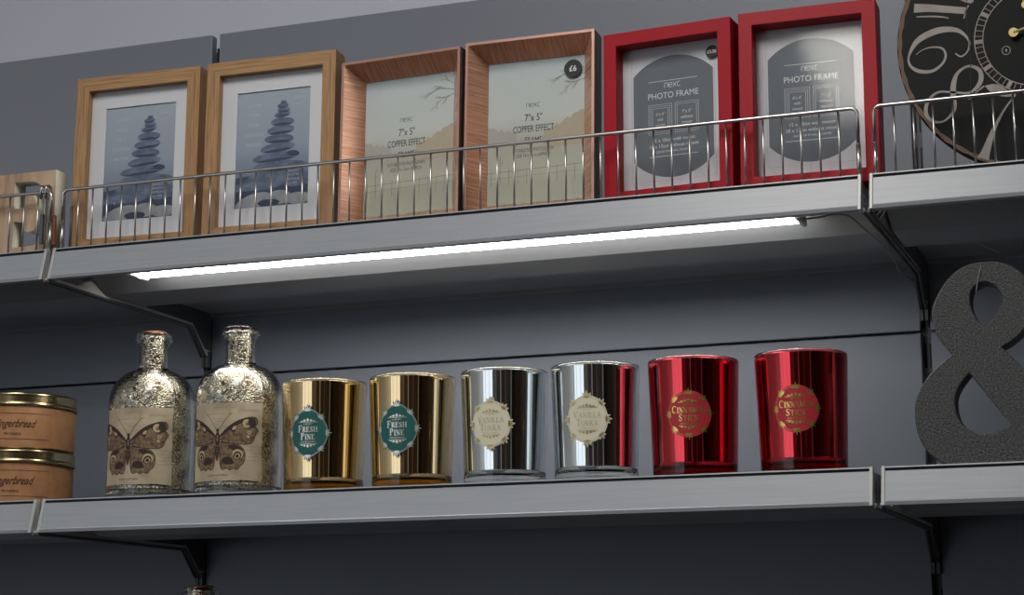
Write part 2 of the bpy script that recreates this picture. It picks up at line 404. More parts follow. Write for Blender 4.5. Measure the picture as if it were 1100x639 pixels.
w = flat_link('window_1', bm, [M_['winlight'], M_['tan']]); w['kind'] = 'structure'
# tall display panelling on the far side of the shop, what the mirrored jars pick up
for i, (x0, x1, y, z1, m) in enumerate([(-0.35, -0.1, -5.0, 1.5, 'tan'), (0.45, 1.25, -4.4, 1.1, 'cabinet'), (1.25, 1.45, -4.4, 1.4, 'white'), (1.45, 2.3, -4.4, 1.25, 'cabinet'),
                                        (2.3, 2.5, -4.4, 1.4, 'tan'), (2.5, 3.7, -4.0, 1.2, 'cabinet'), (3.7, 3.95, -4.0, 1.3, 'white')]):
    struct('trim_%d' % (i+1), B(x0, x1, y-0.12, y, -1.65, z1), M_[m])
struct('trim_8', B(0.45, 0.62, -4.28, -4.25, -1.2, 0.1), M_['green'])
struct('trim_9', B(1.0, 1.12, -4.28, -4.25, -1.2, 0.3), M_['blue'])
struct('trim_10', B(1.6, 2.0, -4.28, -4.25, 0.75, 1.0), M_['orange'])

def ceiling_light(x, y, sx, sy_, m='panel_light'):
    bm = bmesh.new(); box(bm, x-sx/2, x+sx/2, y-sy_/2, y+sy_/2, 1.585, 1.5999, 0)
    for f in bm.faces:
        if f.calc_center_median().z < 1.59: f.material_index = 1
    o = flat_link('ceiling_light', bm, [M_['white'], M_[m]]); o['kind'] = 'structure'
for a in ((0.60, -2.62, 0.16, 0.56, 'dim_light'), (0.65, -1.35, 0.6, 1.1), (-2.6, -1.6, 0.6, 0.6), (1.6, -5.2, 1.2, 0.5), (-2.6, -5.2, 1.2, 0.5), (4.4, -0.6, 1.2, 0.6)): ceiling_light(*a)  # right rear panel added to light opposite wall, last one to brighten copper frames

# ------------------------------------------------------------------ back panels and uprights
def panel(x0, x1, z0, z1, label):
    o = link('back_panel', B(x0, x1, 0.404, 0.419, z0, z1), M_['panel'], bevel=0.0012)
    return tag(o, label, 'shelf panel')
rows = [(0.2445, 0.7467, 'top'), (-0.2600, 0.2415, 'middle'), (-0.76, -0.263, 'bottom')]
where = {'top': {'l': 'tall grey back panel behind the wooden letter block', 'c': 'tall grey back panel behind the six photo frames', 'r': 'tall grey back panel behind the black clock'},
         'middle': {'l': 'dark grey back panel behind the kraft candle tins', 'c': 'grey back panel lit by the strip lamp behind the mirrored candle jars', 'r': 'dark grey back panel behind the big ampersand'}}
for z0, z1, k in rows:
    for bx, x0 in (('l', -1.0), ('c', 0.0), ('r', 1.0)):
        if k == 'bottom': continue
        panel(x0+0.006, x0+0.994, z0, z1, where[k][bx])
for x, lab in ((0.0, 'slotted dark steel upright between the left and middle shelves'), (1.0, 'slotted dark steel upright between the middle and right shelves')):
    bm = bmesh.new(); box(bm, x-0.013, x+0.013, 0.4192, 0.445, -1.64, 0.724)
    z = -0.75
    while z < 0.72:
        for s in (-1, 1): box(bm, x+s*0.0035-0.0018, x+s*0.0035+0.0018, 0.4186, 0.4195, z, z+0.03, 1)
        z += 0.05
    tag(link('shelf_upright', bm, [M_['upright'], M_['dark']]), lab, 'shelf upright')

# ------------------------------------------------------------------ shelves
def shelf(x0, z, label):
    t = empty('metal_shelf', (x0, 0, z)); tag(t, label, 'shelf')
    # tray with stepped underside
    prof = [(0.016, 0.0365), (0.402, 0.0365), (0.402, 0.0185), (0.396, 0.0185), (0.396, 0.024), (0.016, 0.024)]
    link('tray', extrude_x(bmesh.new(), prof, 0.006, 0.994), M_['under'], t, bevel=0.0008)
    link('stiffening_channel', extrude_x(bmesh.new(), [(0.080, 0.0242), (0.127, 0.0022), (0.215, 0.0025), (0.232, 0.0242)], 0.0075, 0.9925), M_['under'], t, bevel=0.0008)
    # front price rail, tilted back
    prof = [(0.0, 0.0), (-0.0008, 0.0036), (0.0012, 0.0048), (0.0014, 0.0056), (0.0096, 0.0352), (0.0120, 0.0358), (0.0116, 0.0372), (0.0098, 0.0385), (0.0102, 0.0400), (0.0150, 0.0402), (0.0156, 0.0368), (0.0152, 0.001)]
    bm = extrude_x(bmesh.new(), prof, 0.008, 0.992)
    bm.faces.ensure_lookup_table()
    bm.faces[4].material_index = 0; bm.faces[5].material_index = 1; bm.faces[6].material_index = 1
    link('price_rail', bm, [M_['fascia'], M_['dark']], t)
    for s, xa in ((0, 0.0042), (1, 0.992)):
        prof2 = [(-0.0012, -0.0002), (0.0096, 0.0404), (0.017, 0.0404), (0.017, -0.0002)]
        link('end_cap', extrude_x(bmesh.new(), prof2, xa, xa+0.0038), M_['capm'], t, bevel=0.0006)
    # brackets at both ends
    for s in (0, 1):
        xb = 0.0030 if s == 0 else 0.997
        fl = 0.0025 if s == 0 else -0.0025
        bm = bmesh.new()
        prof3 = [(0.008, -0.0005), (0.352, -0.0005), (0.392, -0.036), (0.4035, -0.036), (0.4035, 0.030), (0.13, 0.030), (0.07, 0.004), (0.008, 0.003)]
        extrude_x(bm, prof3, xb-0.0011, xb+0.0011)
        br = link('bracket', bm, M_['bracket'], t)
        bm = bmesh.new()
        prof4 = [(0.205, 0.032), (0.212, 0.016), (0.232, 0.004), (0.352, 0.0035), (0.388, -0.028), (0.4030, -0.028), (0.4030, 0.030)]
        extrude_x(bm, prof4, xb+fl*0.6, xb+fl*1.1)
        # folded lower flange and wall hook
        tube(bm, [(xb, 0.004, -0.0012), (xb, 0.352, -0.0012), (xb, 0.392, -0.038)], 0.0019, 8)
        box(bm, xb-0.002, xb+0.002, 0.396, 0.4035, -0.052, -0.03)
        link('bracket_cheek', bm, M_['skirt'], br)
    return t
shelf(0, H, 'grey metal shelf carrying the six photo frames with lamp beneath')
shelf(-1, H, 'grey metal shelf at upper left under the wooden letter block')
shelf(1, H, 'grey metal shelf at upper right under the black clock')
shelf(0, 0, 'long grey metal shelf carrying the bottles and mirrored candle jars')
shelf(-1, 0, 'grey metal shelf at lower left carrying the kraft tins')
shelf(1, 0, 'grey metal shelf at lower right under the ampersand')
shelf(0, -H, 'metal shelf below the frame, under the cut-off bottle top')
SU = H + 0.0365; SL = 0.0365

# ------------------------------------------------------------------ wire guards
def guard(x0, label):
    t = empty('wire_guard', (x0, 0.019, SU)); tag(t, label, 'wire guard', 'wire guards on the upper shelves')
    h = 0.0785; xa, xb = 0.010, 0.9965-0.004; r = 0.007
    pts = [(xa, 0, 0.036)] + [(xa + r - r*math.cos(a), 0, h - r + r*math.sin(a)) for a in [PI/2*k/6 for k in range(7)]] + \
          [(xb - r + r*math.sin(a), 0, h - r + r*math.cos(a)) for a in [PI/2*k/6 for k in range(7)]] + [(xb, 0, 0.036)]
    link('top_rail', tube(bmesh.new(), pts, 0.0021, 12), M_['wire'], t)
    for x in (xa, xb):
        link('end_post', tube(bmesh.new(), [(x, 0, 0.0), (x, 0, 0.0385)], 0.0025, 12), M_['wire'], t)
    link('bottom_rail', tube(bmesh.new(), [(xa, 0, 0.0016), (xb, 0, 0.0016)], 0.0014, 8), M_['wire'], t)
    w0 = link('upright_wire', tube(bmesh.new(), [(0, 0.0018, 0.0005), (0, 0.0018, h)], 0.00115, 8), M_['wire'], t)
    n = 48; w0.location.x = xa + (xb-xa)/n
    for k in range(2, n):
        c = copy_part(w0, t); c.location.x = xa + (xb-xa)*k/n
    return t
guard(0, 'silver wire guard rail in front of the six photo frames')
guard(-1, 'silver wire guard rail at left in front of the wooden letter block')
guard(1, 'silver wire guard rail at right in front of the black clock')
# joining clip where the left and middle guards meet
t = empty('guard_clip', (-0.016, 0.022, SU)); tag(t, 'small silver double hook clip joining the left and middle wire guards', 'clip')
for dx in (-0.006, 0.001):
    hook = [(dx, -0.004, 0.070), (dx, -0.004, 0.083)] + [(dx, -0.004 + 0.005*(1-math.cos(a)), 0.083+0.004*math.sin(a)) for a in [PI*k/6 for k in range(7)]] + [(dx, 0.006, 0.02), (dx, 0.006, 0.0)]
    link('hook', tube(bmesh.new(), hook, 0.0019, 8), M_['wire'], t)
link('plate', B(-0.0085, -0.0045, -0.001, 0.004, 0.014, 0.052), M_['upright'], t, bevel=0.0006)
link('side_wire', tube(bmesh.new(), [(0.028, 0.012, 0), (0.028, 0.012, 0.060), (0.028, 0.018, 0.0625), (0.028, 0.035, 0.0625), (0.028, 0.041, 0.060), (0.028, 0.041, 0)], 0.0017, 8), M_['skirt'], t)
link('spacer', B(0.002, 0.010, 0.004, 0.008, 0.012, 0.05), M_['cork'], t, bevel=0.0006)

# ------------------------------------------------------------------ lamp under the upper shelf
t = empty('strip_light', (0.51, 0.053, H+0.024)); tag(t, 'long white strip lamp glowing under the upper middle shelf', 'lamp')
L2 = 0.408
prof = [(0.0215*math.cos(q), -0.003 - 0.0175*math.sin(q)) for q in [PI*k/16 for k in range(17)]]
link('diffuser', extrude_x(bmesh.new(), prof, -L2, L2), M_['lamp'], t, smooth=False)
link('housing', B(-L2, L2, -0.022, 0.022, -0.003, -0.0002), M_['white'], t, bevel=0.0005)
for s in (-1, 1): link('end_cap', B(min(s*L2, s*(L2+0.006)), max(s*L2, s*(L2+0.006)), -0.0225, 0.0225, -0.0205, -0.0002), M_['capm'], t, bevel=0.002)
cb = [(0.9240, 0.060, 0.316), (0.938, 0.070, 0.319), (0.955, 0.0725, 0.321), (0.970, 0.074, 0.318), (0.980, 0.082, 0.309), (0.9860, 0.115, 0.3050), (0.9885, 0.17, 0.3045), (0.990, 0.22, 0.3055), (0.9895, 0.264, 0.302), (0.989, 0.276, 0.298), (0.989, 0.335, 0.300), (0.990, 0.385, 0.304), (0.9905, 0.398, 0.300)]
cb = [(x-0.51, y-0.053, z-H-0.024) for x, y, z in cb]
link('cable', tube(bmesh.new(), smooth_pts(cb, 6), 0.0012, 8), M_['cable'], t)

# ------------------------------------------------------------------ picture frames
def rails(W, Hh, prof, mats_idx=None):
    """mitred frame standing in XZ, centred in x, bottom at z=0; prof: (inset, depth) points of the closed section"""
    bm = bmesh.new(); uv = bm.loops.layers.uv.new('UVMap'); n = len(prof)
    corners = [(-W/2, 0), (W/2, 0), (W/2, Hh), (-W/2, Hh)]; sgn = [(1, 1), (-1, 1), (-1, -1), (1, -1)]
    for s in range(4):
        c0, c1, s0, s1 = corners[s], corners[(s+1) % 4], sgn[s], sgn[(s+1) % 4]
        ra = [bm.verts.new((c0[0]+s0[0]*i, d, c0[1]+s0[1]*i)) for i, d in prof]; rb = [bm.verts.new((c1[0]+s1[0]*i, d, c1[1]+s1[1]*i)) for i, d in prof]
        acc = 0.0
        for k in range(n):
            k2 = (k+1) % n; L = math.hypot(prof[k2][0]-prof[k][0], prof[k2][1]-prof[k][1])
            f = bm.faces.new((ra[k], ra[k2], rb[k2], rb[k])); f.material_index = (mats_idx[k] if mats_idx else 0)
            for lp, (vv, uu) in zip(f.loops, ((acc, 0), (acc+L, 0), (acc+L, 1), (acc, 1))):
                horiz = lp.vert.co.x if s in (0, 2) else lp.vert.co.z
                lp[uv].uv = (horiz + s*1.7, vv + s*0.37)
            acc += L
    bmesh.ops.remove_doubles(bm, verts=bm.verts[:], dist=1e-6)
    return bm
def lean(t, deg, D, x, y, z, yaw_=0.0):
    # front-bottom edge at y; tipped back about the bottom rear edge
    a = math.radians(deg); t.rotation_euler = (-a, 0, math.radians(yaw_))
    t.location = (x, y, z)
    return t
def sheet(name, W, Hh, y, m, parent, th=0.001, cz=None, cx=0):
    cz = Hh/2 if cz is None else cz
    o = link(name, B(-W/2, W/2, 0, th, -Hh/2, Hh/2), m, parent); o.location = (cx, y, cz); return o
# local frame coords: x centred, y=-D at the front, 0 at the back, z up from the base
def common(t, W, Hh, D, rec, inset):
    iw, ih = W-2*inset, Hh-2*inset
    sheet('back_board', iw+0.006, ih+0.006, -D+rec+0.0045, M_['backing'], t, 0.004, Hh/2)
    g = sheet('glass_pane', iw+0.004, ih+0.004, -D+rec, M_['pane'], t, 0.0012, Hh/2)
    st = link('stand', B(-0.02, 0.02, 0.0, 0.0025, 0.0, Hh*0.62), M_['backing'], t); st.location = (0, 0.0, 0.012); st.rotation_euler = (-0.18, 0, 0)
    st.location = (0, 0.0275, 0.0012)
    return iw, ih
def oak_frame(x, y_, yw, ln, label):
    W, Hh, D = 0.1725, 0.2263, 0.030
    t = empty('photo_frame', (0, 0, 0)); tag(t, label, 'photo frame', 'oak photo frames on the upper shelf')
    lean(t, ln, D, x, y_, SU, yw)
    o = link('frame', rails(W, Hh, [(0, -D), (0.0175, -D), (0.0175, -0.006), (0.0155, -0.003), (0, -0.003)]), M_['oak'], t, bevel=0.0007)
    iw, ih = common(t, W, Hh, D, 0.0085, 0.0175)
    y = -D+0.0085+0.0014
    # mount with a window
    pw, ph = 0.0975, 0.1460; oz = 0.1140
    m = link('mount', rails_rect(iw+0.002, ih+0.002, pw, ph, 0.0014, 0.001), M_['mount'], t); m.location = (0.0005, y, oz)
    a = art()
    poly(a, [(-pw/2-.002, -ph/2-.002), (pw/2+.002, -ph/2-.002), (pw/2+.002, ph/2+.002), (-pw/2-.002, ph/2+.002)], 0, 0)
    def st(f, g, w, h, mi, z=0.0001, rot=0): ell(a, (f-0.5)*pw, (0.5-g)*ph, w*pw/2, h*ph/2, z, mi, rot)
    poly(a, [(-pw/2, -ph/2), (pw/2, -ph/2), (pw/2, -ph*0.26), (pw*0.1, -ph*0.25), (-pw*0.2, -ph*0.22), (-pw/2, -ph*0.24)], 0.00005, 2)
    st(.36, .80, .60, .12, 1); st(.82, .80, .40, .10, 1); st(.12, .83, .26, .10, 1, .00012); st(.58, .75, .84, .12, 1, .00014)
    poly(a, [(-pw/2, -ph*0.40), (pw/2, -ph*0.39), (pw/2, -ph*0.36), (-pw/2, -ph*0.355)], 0.00016, 2)
    st(.25, .95, .50, .13, 3, .0002, 0.25); st(.60, .93, .34, .12, 3, .00022); st(.86, .95, .36, .10, 3, .0002); st(.46, .97, .3, .06, 2, .00024)
    for i, (f, g, w, h, r) in enumerate([(.60, .665, .74, .095, 0), (.53, .585, .62, .085, .05), (.78, .565, .17, .05, -.1), (.565, .505, .47, .085, .08), (.58, .43, .40, .08, -.03), (.60, .355, .37, .082, .05), (.62, .285, .32, .075, 0), (.61, .22, .215, .045, .1), (.635, .185, .17, .045, 0), (.62, .145, .15, .045, .1), (.63, .115, .08, .03, 0)]):
        st(f, g, w*1.0, h, 1 if i not in (2,) else 2, .0003+i*.00004, r); st(f, g+h*0.28, w*0.8, h*0.3, 2, .00031+i*.00004, r)
    for k, tx in enumerate(['LA MER', 'PIERRE', 'SOLEIL', 'DOUCEUR', 'NATURE']): text(a, tx, -pw*0.27, ph*(0.38-0.085*k), 0.0042, 0.9, 0.0001, 4)
    text(a, 'Relax', pw*0.33, ph*0.42, 0.0045, 0.9, 0.0001, 4, shear=0.3)
    stroke(a, [(pw*0.31+0.012*math.cos(q), ph*0.42+0.009*math.sin(q)) for q in [2*PI*k/24 for k in range(24)]], 0.0006, 0.0001, 4, True)
    for k, tx in enumerate(['SERENITE', 'BIEN-ETRE', 'HARMONIE', 'LA MER']): text(a, tx, pw*0.28, -ph*(0.215+0.035*k), 0.0030, 0.9, 0.0012, 4)
    to_front(a, 0, 0, 0)
    p = flat_link('print', a, [M_['seaprint'], M_['stone'], M_['stonedark'], M_['stonelight'], M_['faintwhite']], t); p.location = (0.0008, y+0.0016, oz+0.0005)
    return t
def rails_rect(W, Hh, w, h, th, y=0):
    bm = bmesh.new()
    o = [(-W/2, -Hh/2), (W/2, -Hh/2), (W/2, Hh/2), (-W/2, Hh/2)]; i = [(-w/2, -h/2), (w/2, -h/2), (w/2, h/2), (-w/2, h/2)]
    L = [[bm.verts.new((x, yy, z)) for x, z in P] for yy in (0, th) for P in (o, i)]
    for k in range(4):
        j = (k+1) % 4
        bm.faces.new((L[0][k], L[0][j], L[1][j], L[1][k])); bm.faces.new((L[2][k], L[3][k], L[3][j], L[2][j]))
        bm.faces.new((L[0][k], L[2][k], L[2][j], L[0][j])); bm.faces.new((L[1][k], L[1][j], L[3][j], L[3][k]))
    return bm
def sticker(t, x, y, z, r, s):
    a = art(); ell(a, 0, 0, r, r, 0.0003, 0, n=40); to_front(a)
    bm = a; o = flat_link('price_sticker', bm, [M_['black']], t); o.location = (x, y, z)
    a = art(); text(a, s, 0, 0, r*0.62 if len(s) < 4 else r*0.5, 0.95, 0.0005, 0, bold=0.00012); to_front(a)
    flat_link('price_text', a, [M_['whiteink']], o)
def next_logo(a, cx, cy_, w, z, mi):
    # rounded four-letter word mark in thin strokes
    h = w*0.26; q = w/4; lw = w*0.035
    x = cx - w/2
    stroke(a, [(x, cy_-h/2), (x, cy_+h*0.2), (x+q*0.12, cy_+h/2), (x+q*0.65, cy_+h/2), (x+q*0.78, cy_+h*0.2), (x+q*0.78, cy_-h/2)], lw, z, mi)
    x += q
    stroke(a, [(x+q*0.8, cy_-h/2), (x+q*0.2, cy_-h/2), (x, cy_-h*0.2), (x, cy_+h*0.2), (x+q*0.2, cy_+h/2), (x+q*0.65, cy_+h/2), (x+q*0.8, cy_+h*0.2), (x+q*0.75, cy_), (x, cy_)], lw, z, mi)
    x += q
    stroke(a, [(x, cy_+h/2), (x+q*0.8, cy_-h/2)], lw, z, mi); stroke(a, [(x, cy_-h/2), (x+q*0.8, cy_+h/2)], lw, z, mi)
    x += q
    stroke(a, [(x+q*0.75, cy_-h/2), (x+q*0.25, cy_-h/2), (x+q*0.08, cy_-h*0.2), (x+q*0.08, cy_+h*0.5), (x+q*0.75, cy_+h*0.5)], lw, z, mi)
def copper_frame(x, y_, yw, ln, W, Hh, label, price=None):
    D = 0.030
    t = empty('photo_frame', (0, 0, 0)); tag(t, label, 'photo frame', 'copper effect photo frames on the upper shelf')
    lean(t, ln, D, x, y_, SU, yw)
    #            front edge       sloping inner face     hidden            back       outer side
    link('frame', rails(W, Hh, [(0, -D), (0.0032, -D), (0.0195, -0.0045), (0.0195, -0.001), (0, -0.001)], [1, 0, 0, 2, 2]), [M_['copperin'], M_['copperedge'], M_['copperout']], t)
    iw, ih = common(t, W, Hh, D, 0.0245, 0.0195)
    a = art(); w, h = iw+0.003, ih+0.003
    poly(a, [(-w/2, -h/2), (w/2, -h/2), (w/2, h/2), (-w/2, h/2)], 0, 0)
    rnd = random.Random(3)
    L = [(-w/2, -h*0.10)] + [(-w/2 + w*0.30*k/14, h*(0.04 + 0.025*rnd.random()) - h*0.06*(k/14)) for k in range(15)] + [(-w*0.18, -h*0.10)]
    poly(a, L, 0.00006, 1)
    R_ = [(w/2, -h*0.12)] + [(w/2 - w*0.42*k/16, h*(0.10 + 0.03*rnd.random()) - h*0.14*(k/16)**1.3) for k in range(17)] + [(w*0.06, -h*0.12)]
    poly(a, R_, 0.00006, 2)
    for k in range(9):
        fx = w*(-0.45 + 0.09*k + (0.12 if k > 4 else 0)); poly(a, [(fx, -h*0.36), (fx+0.0006, -h*0.36), (fx+0.0006, -h*0.245), (fx, -h*0.245)], 0.00008, 3)
    stroke(a, [(-w/2, -h*0.27), (w/2, -h*0.25)], 0.0007, 0.00008, 3); stroke(a, [(-w/2, -h*0.31), (w/2, -h*0.295)], 0.0004, 0.00008, 3)
    def twig(x0, y0, ang, L, d):
        if d == 0 or L < 0.002: return
        x1, y1 = x0 + L*math.cos(ang), y0 + L*math.sin(ang)
        stroke(a, [(x0, y0), ((x0+x1)/2, (y0+y1)/2 + 0.0004), (x1, y1)], 0.00022*d, 0.0001, 3)
        for k in range(3): twig(x0+(x1-x0)*(0.4+0.3*k), y0+(y1-y0)*(0.4+0.3*k), ang + rnd.uniform(-0.7, 0.7), L*rnd.uniform(0.45, 0.75), d-1)
    twig(w*0.49, h*0.36, PI-0.15, 0.020, 4); twig(w*0.49, h*0.40, PI-0.5, 0.013, 3); twig(w*0.49, h*0.33, PI+0.3, 0.016, 4)
    stroke(a, [(-w*0.36, -h*0.33), (-w*0.36, -h*0.19), (-w*0.35, -h*0.15)], 0.0008, 0.0001, 3); stroke(a, [(-w*0.36, -h*0.22), (-w*0.33, -h*0.19)], 0.0005, 0.0001, 3)
    next_logo(a, -0.003, 0.0315, 0.0175, 0.00012, 4)
    text(a, '7"x 5"', -0.003, 0.0165, 0.0086, 0.72, 0.00012, 4, bold=0.00008)
    text(a, 'COPPER EFFECT', -0.003, 0.0030, 0.0080, 1, 0.00012, 4, bold=0.00008, width=0.050)
    text(a, 'FRAME', -0.003, -0.0110, 0.0076, 1, 0.00012, 4, bold=0.00008, width=0.021)
    text(a, 'SUITABLE FOR PHOTOGRAPH', -0.003, -0.0225, 0.0042, 1, 0.00012, 4, width=0.050)
    text(a, 'SIZE 18 x 13cm APPROX', -0.003, -0.0292, 0.0042, 1, 0.00012, 4, width=0.042)
    to_front(a)
    p = flat_link('print', a, [M_['mistprint'], M_['mistgrey'], M_['mistwarm'], M_['twig'], M_['ink']], t); p.location = (0, -D+0.0245+0.0022, Hh/2)
    if price: sticker(t, 0.0455, -D+0.0245-0.0004, Hh/2+0.0700, 0.0108, price)
    return t
def red_frame(x, y_, yw, ln, Hh, label, price=None):
    W, D = 0.1512, 0.038
    t = empty('photo_frame', (0, 0, 0)); tag(t, label, 'photo frame', 'red photo frames on the upper shelf')
    lean(t, ln, D, x, y_, SU, yw)
    link('frame', rails(W, Hh, [(0, -D), (0.0155, -D), (0.0155, -0.018), (0.0135, -0.004), (0, -0.004)]), M_['red'], t, bevel=0.0008)
    iw, ih = common(t, W, Hh, D, 0.0190, 0.0155)
    a = art(); w, h = iw+0.003, ih+0.003
    poly(a, [(-w/2, -h/2), (w/2, -h/2), (w/2, h/2), (-w/2, h/2)], 0, 0)
    def rect(cx, cy_, rw, rh, lw, mi, z=0.0001): stroke(a, [(cx-rw/2, cy_-rh/2), (cx+rw/2, cy_-rh/2), (cx+rw/2, cy_+rh/2), (cx-rw/2, cy_+rh/2)], lw, z, mi, True)
    rect(0, 0.003, 0.099, 0.150, 0.0004, 3)
    hw, hs, ht = 0.0475, 0.050, 0.071; R_ = (hw*hw + (ht-hs)**2)/(2*(ht-hs)); ph = math.asin(hw/R_)
    P = [(R_*math.sin(q), ht-R_+R_*math.cos(q)) for q in [ph - 2*ph*k/24 for k in range(25)]]
    P += [(-x_, -y_) for x_, y_ in P]
    poly(a, [(x_, y_+0.002) for x_, y_ in P], 0.0001, 1)
    z = 0.0002
    stroke(a, [(-0.029, 0.044), (0.029, 0.044)], 0.0006, z, 2)
    next_logo(a, 0, 0.0385, 0.0200, z, 2)
    text(a, 'PHOTO FRAME', 0, 0.0270, 0.0070, 1, z, 2, width=0.0600)
    for cx in (-0.0155, 0.0160):
        for k, dd in enumerate((0, 0.0045, 0.009)): 
            if k < 2 or cx < 0: rect(cx, -0.0005, 0.0275-dd, 0.0345-dd, 0.0005, 2, z)
    for j, s in enumerate(['6"x 4"', 'with', 'mount']): text(a, s, -0.0155, 0.0055-0.0062*j, 0.0034, 0.85, z, 2)
    for j, s in enumerate(['7"x 5"', 'without', 'mount']): text(a, s, 0.0160, 0.0055-0.0062*j, 0.0038, 0.85, z, 2)
    text(a, '15 x 10cm with mount', 0, -0.0250, 0.0040, 1, z, 2, width=0.0500)
    text(a, '18 x 13cm without mount', 0, -0.0320, 0.0040, 1, z, 2, width=0.0580)
    text(a, 'CAN SIT OR BE WALL MOUNTED', 0, -0.0385, 0.0024, 1, z, 2, width=0.0420)
    stroke(a, [(-0.029, -0.044), (0.029, -0.044)], 0.0006, z, 2)
    to_front(a)
    p = flat_link('print', a, [M_['redcard'], M_['greyprint'], M_['whiteink'], M_['cardline']], t); p.location = (0, -D+0.0190+0.0022, Hh/2)
    if price: sticker(t, 0.0475, -D+0.0190-0.0004, Hh/2+0.0695, 0.0072, price)
    return t
oak_frame(0.0955, 0.0678, 2.0, 1.1, 'oak photo frame with stacked pebbles print, leftmost of the frames')
oak_frame(0.2798, 0.0691, 1.5, 1.34, 'oak photo frame with stacked pebbles print, beside the copper frame')
copper_frame(0.4555, 0.0630, -3.5, 1.8, 0.1565, 0.2065, 'copper effect box photo frame without price sticker, beside the oak frame')
copper_frame(0.6130, 0.0667, 1.08, 2.8, 0.1570, 0.2121, 'copper effect box photo frame with round £6 sticker', '£6')
red_frame(0.7821, 0.0711, -4.74, 1.1, 0.2012, 'red box photo frame with small round £3.50 price sticker', '£3.50')
red_frame(0.9362, 0.0711, 1.1, 2.6, 0.2054, 'red box photo frame without sticker, rightmost of the frames')

# ------------------------------------------------------------------ candle jars
JAR_H = 0.1325; R_T = 0.0500; R_B = 0.0458
def jar_r(z): return R_B + (R_T-R_B)*max(0, min(1, z/JAR_H))
LAB_Z = 0.0690
def candle(x, y, kind, lab_az, label, group):
    t = empty('candle_jar', (x, y, SL)); tag(t, label, 'candle', group)
    g, mr, = {'gold': ('glass_gold', 'mir_gold'), 'silver': ('glass_clear', 'mir_silver'), 'red': ('glass_red', 'mir_red')}[kind]
    T = 0.0036; fl = 0.0125
    prof = [(0, 0.0012), (R_B-0.012, 0.0010), (R_B-0.006, 0.0), (R_B-0.0025, 0.0006), (R_B-0.0006, 0.003), (jar_r(0.006), 0.006), (jar_r(JAR_H*0.5), JAR_H*0.5), (R_T, JAR_H-0.0015), (R_T-0.0008, JAR_H-0.0003), (R_T-T*0.5, JAR_H), (R_T-T+0.0006, JAR_H-0.0003), (R_T-T, JAR_H-0.0015), (jar_r(JAR_H*0.5)-T, JAR_H*0.5), (jar_r(fl+0.006)-T, fl+0.006), (jar_r(fl)-T-0.0012, fl+0.0018), (jar_r(fl)-T-0.005, fl), (0, fl-0.001)]
    link('glass', lathe(prof, 96), M_[g], t, smooth=True)
    q = 0.0003; lp = [(0, fl-0.001+q), (jar_r(fl)-T-0.005, fl+q), (jar_r(fl)-T-0.0012-q, fl+0.0018+q), (jar_r(fl+0.006)-T-q, fl+0.006), (jar_r(JAR_H*0.5)-T-q, JAR_H*0.5), (R_T-T-q, JAR_H-0.0025),
                      (R_T-T-q-0.0006, JAR_H-0.0025), (jar_r(fl+0.006)-T-q-0.0006, fl+0.006), (0, fl+0.002)]
    link('mirror_lining', lathe(lp[1:-1] if kind != 'x' else lp, 96, close=True), M_[mr], t, smooth=True)
    wx = link('wax', lathe([(0, fl+0.003), (jar_r(0.03)-T-0.003, fl+0.003), (jar_r(0.1)-T-0.003, 0.098), (0, 0.098)], 48), M_['wax'], t)
    link('wick', tube(bmesh.new(), [(0, 0, 0.097), (0.0005, 0, 0.108)], 0.0008, 6), M_['black'], wx)
    # label
    base = art(); orn = art(); tx = art()
    a_, b_ = {'gold': (0.0228, 0.0268), 'silver': (0.0232, 0.0260), 'red': (0.0242, 0.0250)}[kind]
    n = 48
    def rim(q, k=1.0):
        s = 1.0 + (0.05*abs(math.cos(q*2))**3 if kind == 'gold' else 0.0)
        return (a_*k*s*math.cos(q), b_*k*s*math.sin(q))
    poly(base, [rim(2*PI*k/n) for k in range(n)], 0.0002, 0)
    for k in range(8):
        q = PI/2 + k*PI/4; cx, cy_ = rim(q, 1.0); ang = math.atan2(cy_, cx)
        big = (k % 2 == 0) or kind == 'red'
        for j, da in enumerate((-1.25, -0.62, 0, 0.62, 1.25)):
            L = (0.0074 if abs(da) < 0.1 else 0.0064 if abs(da) < 1 else 0.0050) * (1.0 if big else 0.88)
            off = 0.0042 if kind == 'red' else 0.0030
            px, py = cx - math.cos(ang)*off, cy_ - math.sin(ang)*off
            if kind != 'red': petal(base, px - math.cos(ang)*0.001, py - math.sin(ang)*0.001, ang+da, L+0.0020, 0.0018, 0.00012 + 0.00001*j, 0)
            petal(orn, px, py, ang+da, L, 0.00085 if kind != 'silver' else 0.0005, 0.00045 + 0.00002*j, 0)
    for k in range(72):
        q = 2*PI*k/72; cx, cy_ = rim(q, 0.94)
        ell(orn, cx, cy_, 0.0005, 0.0005, 0.0004, 0, n=6)
    if kind == 'gold': stroke(orn, [rim(2*PI*k/64, 0.985) for k in range(64)], 0.0005, 0.0004, 0, True)
    # small filigree mounds above and below the words
    for s in (1, -1):
        stroke(orn, [(-0.0115, s*0.0125), (0.0115, s*0.0125)], 0.0005, 0.0004, 0)
        for k, (dx, hh) in enumerate(((-0.0075, 0.0016), (-0.0040, 0.0030), (0, 0.0042), (0.0040, 0.0030), (0.0075, 0.0016))):
            petal(orn, dx, s*0.0130, s*PI/2, hh, 0.0016, 0.0004, 0)
    l1, l2 = {'gold': ('FRESH', 'PINE'), 'silver': ('VANILLA', 'TONKA'), 'red': ('CINNAMON', 'STICK')}[kind]
    w1, w2 = {'gold': (0.0245, 0.0180), 'silver': (0.0310, 0.0240), 'red': (0.0370, 0.0225)}[kind]
    serif(tx, l1, 0, 0.0042, 0.0062, w1, 0.0004, 0); serif(tx, l2, 0, -0.0046, 0.0062, w2, 0.0004, 0)
